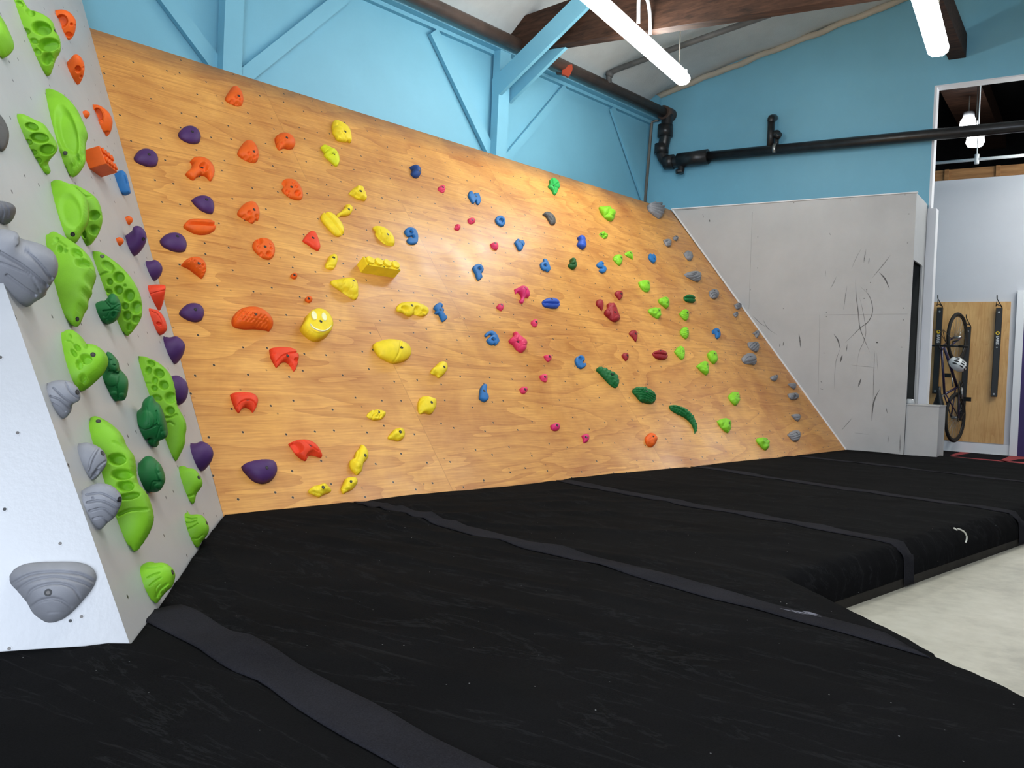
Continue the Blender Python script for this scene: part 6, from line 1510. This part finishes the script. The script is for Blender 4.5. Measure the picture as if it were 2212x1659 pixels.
g('C', CH, 'dark green leaping frog hold with a wide mouth, in front of the long blade', GRN, 'green', [(1360, 880), (1400, 845), (1430, 760), (1510, 715), (1550, 780), (1595, 820), (1640, 930), (1672, 1080), (1645, 1125), (1590, 1145), (1580, 1200), (1535, 1217), (1512, 1180), (1495, 1085), (1420, 1085), (1380, 1030), (1365, 950)], [(1365, 880), (1520, 1200)], .08, None,
  [('f', 1450, 960, 85, 100, 0, .25), ('g', [(1380, 1020), (1450, 1050), (1550, 1010)], 20, .8), ('g', [(1460, 830), (1475, 900), (1485, 990)], 12, .4), ('b', 1570, 985, 20, .5), ('g', [(1555, 870), (1570, 930), (1560, 1010)], 24, .6), ('f', 1605, 960, 45, 110, -12, .2), ('f', 1640, 1090, 35, 30, 0, .4), ('f', 1545, 1180, 35, 30, 0, .4), ('g', [(1560, 1130), (1580, 1060), (1600, 1010)], 16, .5)], p=.42, res=36)
g('X', CH, 'longest green blade, pocketed at mid length, beside the pair of grey rocks', POD, 'pod', [(197, 903), (208, 899), (228, 908), (250, 924), (265, 943), (272, 962), (286, 980), (292, 1004), (293, 1028), (297, 1043), (316, 1066), (327, 1097), (330, 1126), (316, 1160), (292, 1192), (281, 1171), (262, 1122), (246, 1075), (231, 1035), (214, 985), (200, 935)], [(197, 903), (290, 1192)], .07, (213, 909),
  [E_(252, 992, 21, 14, 0, .6), E_(262, 1025, 24, 13, 0, .6), E_(270, 1050, 20, 13, 0, .6), E_(278, 1072, 26, 8, -10, .5), ('g', [(256, 1112), (280, 1102), (318, 1100)], 8, .6), ('g', [(245, 955), (262, 965), (285, 985)], 8, .3)], p=.33, res=44)
g('C', CH, 'dark green crouching frog hold seen from behind, lowest of the frogs', GRN, 'green', [(1378, 1385), (1440, 1325), (1510, 1328), (1570, 1378), (1605, 1420), (1635, 1490), (1645, 1560), (1605, 1640), (1550, 1662), (1485, 1640), (1410, 1510)], [(1378, 1385), (1500, 1650)], .075, None, [('g', [(1560, 1380), (1550, 1480), (1590, 1560)], 22, .6), ('f', 1600, 1520, 40, 45, 0, .3), ('f', 1580, 1620, 45, 35, 0, .35), ('g', [(1500, 1640), (1520, 1570), (1590, 1570)], 18, .5), ('f', 1585, 1440, 28, 34, 0, .35)], p=.48, res=30)
g('D', CH, 'smooth bright green half hold below the lowest purple corner dome', 'bright green shells by the mat', 'pod', [(1465, 105), (1500, 100), (1535, 118), (1590, 130), (1640, 200), (1647, 255), (1600, 325), (1585, 395), (1562, 407), (1530, 350), (1495, 220)], [(1465, 105), (1560, 407)], .05, (1622, 195), [('g', [(1535, 345), (1570, 335), (1605, 310)], 22, .6)], p=.42)
g('D', CH, 'bright green jellyfish like hold with fringed edge, against the mat corner', 'bright green shells by the mat', 'pod', [(1520, 460), (1560, 500), (1640, 500), (1690, 560), (1697, 630), (1660, 690), (1640, 710), (1605, 765), (1560, 700), (1545, 690), (1535, 640), (1510, 612), (1518, 580), (1495, 548), (1525, 512)], [(1515, 480), (1600, 765)], .06, (1685, 565), [('g', [(1515, 520), (1560, 530), (1600, 525)], 14, .6), ('g', [(1510, 560), (1560, 560), (1600, 545)], 14, .6), ('g', [(1530, 610), (1570, 595), (1610, 570)], 14, .6), ('g', [(1570, 690), (1610, 690), (1650, 660)], 18, .6)], p=.42, res=30)
g('D', CH, 'lowest bright green shell with a frilled edge, resting above the nearest strip', 'bright green shells by the mat', 'pod', [(1170, 905), (1235, 880), (1270, 892), (1340, 890), (1400, 930), (1422, 990), (1395, 1080), (1350, 1120), (1310, 1165), (1270, 1220), (1245, 1165), (1240, 1120), (1210, 1085), (1215, 1050), (1185, 1010), (1195, 960)], [(1175, 905), (1265, 1220)], .065, (1408, 965), [('g', [(1190, 930), (1250, 930), (1320, 920)], 14, .6), ('g', [(1200, 1010), (1250, 985), (1300, 970)], 16, .6), ('g', [(1220, 1075), (1260, 1040), (1310, 1010)], 16, .6), ('g', [(1270, 1165), (1300, 1110), (1360, 1060)], 26, .7), ('g', [(1275, 1150), (1270, 1100), (1300, 1060)], 14, .5)], p=.42, res=34)
GP = 'grey rocks on the grey panel'
g('C', CH, 'grey spiral rock by the white edge, right below the green claw', GP, 'grey', [(468, 590), (560, 560), (680, 570), (760, 620), (797, 690), (790, 760), (725, 800), (705, 875), (640, 940), (585, 890), (515, 770)], [(468, 590), (640, 940)], .04, (770, 680), [('g', [(500, 720), (600, 760), (700, 850)], 24, .7), ('g', [(530, 640), (640, 740), (770, 820)], 24, .7), ('g', [(650, 590), (700, 680), (790, 750)], 24, .7), ('g', [(520, 790), (580, 820), (650, 870)], 18, .5)], p=.48, res=34)
g('C', CH, 'grey folded rock, upper of the two overlapping the longest green blade', GP, 'grey', [(780, 1190), (880, 1180), (990, 1230), (1050, 1300), (1060, 1390), (1000, 1490), (930, 1552), (865, 1490), (815, 1330)], [(780, 1190), (930, 1552)], .04, (1025, 1285), [('g', [(990, 1240), (930, 1350), (890, 1470)], 22, .8), ('g', [(1060, 1360), (980, 1420), (910, 1530)], 26, .8), ('g', [(960, 1240), (900, 1340), (880, 1440)], 12, .4), ('e', 950, 1480, 50, 24, -40, .5)], p=.48, res=34)
g('D', CH, 'grey wave ribbed rock, lower of the two overlapping the longest green blade', GP, 'grey', [(665, 300), (740, 260), (820, 243), (920, 270), (985, 340), (990, 400), (965, 460), (935, 515), (880, 560), (825, 612), (770, 580), (715, 450)], [(665, 300), (820, 612)], .042, (975, 370), [('g', [(700, 340), (830, 330), (980, 410)], 22, .7), ('g', [(710, 400), (830, 390), (970, 460)], 24, .7), ('g', [(730, 470), (840, 450), (930, 520)], 24, .7), ('g', [(760, 530), (830, 520), (880, 565)], 20, .7), ('d', 755, 365, 12, .5)], p=.48, res=36)
g('B', CH, 'huge grey lobed rock cut off by the left edge', GP, 'grey', [(-160, 500), (0, 480), (120, 490), (165, 515), (182, 570), (330, 600), (420, 640), (480, 700), (495, 790), (440, 890), (400, 945), (395, 990), (310, 1022), (265, 1085), (200, 1000), (100, 880), (0, 745), (-160, 560)], [(-160, 500), (255, 1085)], .08, None,
  [('g', [(0, 525), (120, 540), (175, 580)], 26, .5), ('g', [(150, 610), (300, 720), (440, 880)], 34, .7), ('g', [(0, 660), (200, 780), (400, 940)], 36, .7), ('g', [(0, 740), (150, 800), (260, 860), (340, 990)], 20, .5), ('g', [(60, 850), (180, 940), (300, 1020)], 30, .6)], p=.42, res=40)
g('B', CH, 'dark grey ribbed rock at the left edge, above the huge lobed rock', GP, 'darkgrey', [(-60, 200), (0, 215), (60, 222), (110, 245), (126, 290), (95, 370), (40, 415), (0, 390), (-60, 330)], [(-60, 200), (30, 415)], .07, None, [('g', [(40, 235), (70, 300), (50, 380)], 18, .6), ('g', [(0, 240), (30, 310), (10, 390)], 16, .5)], p=.48, res=28)
# on the white front panel
h('D', CH, 'large grey terraced hold alone on the white front panel', 'grey rocks on the grey panel', 'grey', .075, [(75, 1000), (110, 945), (180, 905), (280, 885), (430, 878), (600, 880), (700, 900), (760, 940), (788, 1000), (775, 1060), (740, 1120), (660, 1215), (590, 1290), (500, 1355), (400, 1378), (330, 1350), (260, 1290), (215, 1210), (140, 1120), (85, 1060)], (392, 1133),
  [('g', [(95, 1060), (250, 985), (450, 965), (650, 985), (780, 1050)], 34, .55), ('g', [(130, 1115), (260, 1035), (450, 1005), (640, 1040), (755, 1095)], 30, .45), ('g', [(215, 1205), (260, 1110), (420, 1060), (580, 1085), (660, 1190)], 26, .55), ('g', [(245, 1255), (340, 1195), (470, 1185), (580, 1250)], 30, .5), ('g', [(390, 1300), (450, 1292), (540, 1295)], 14, .3)], p=.42, plane='white', res=46, br=.012)
print('holds', sum(COUNT.values()))
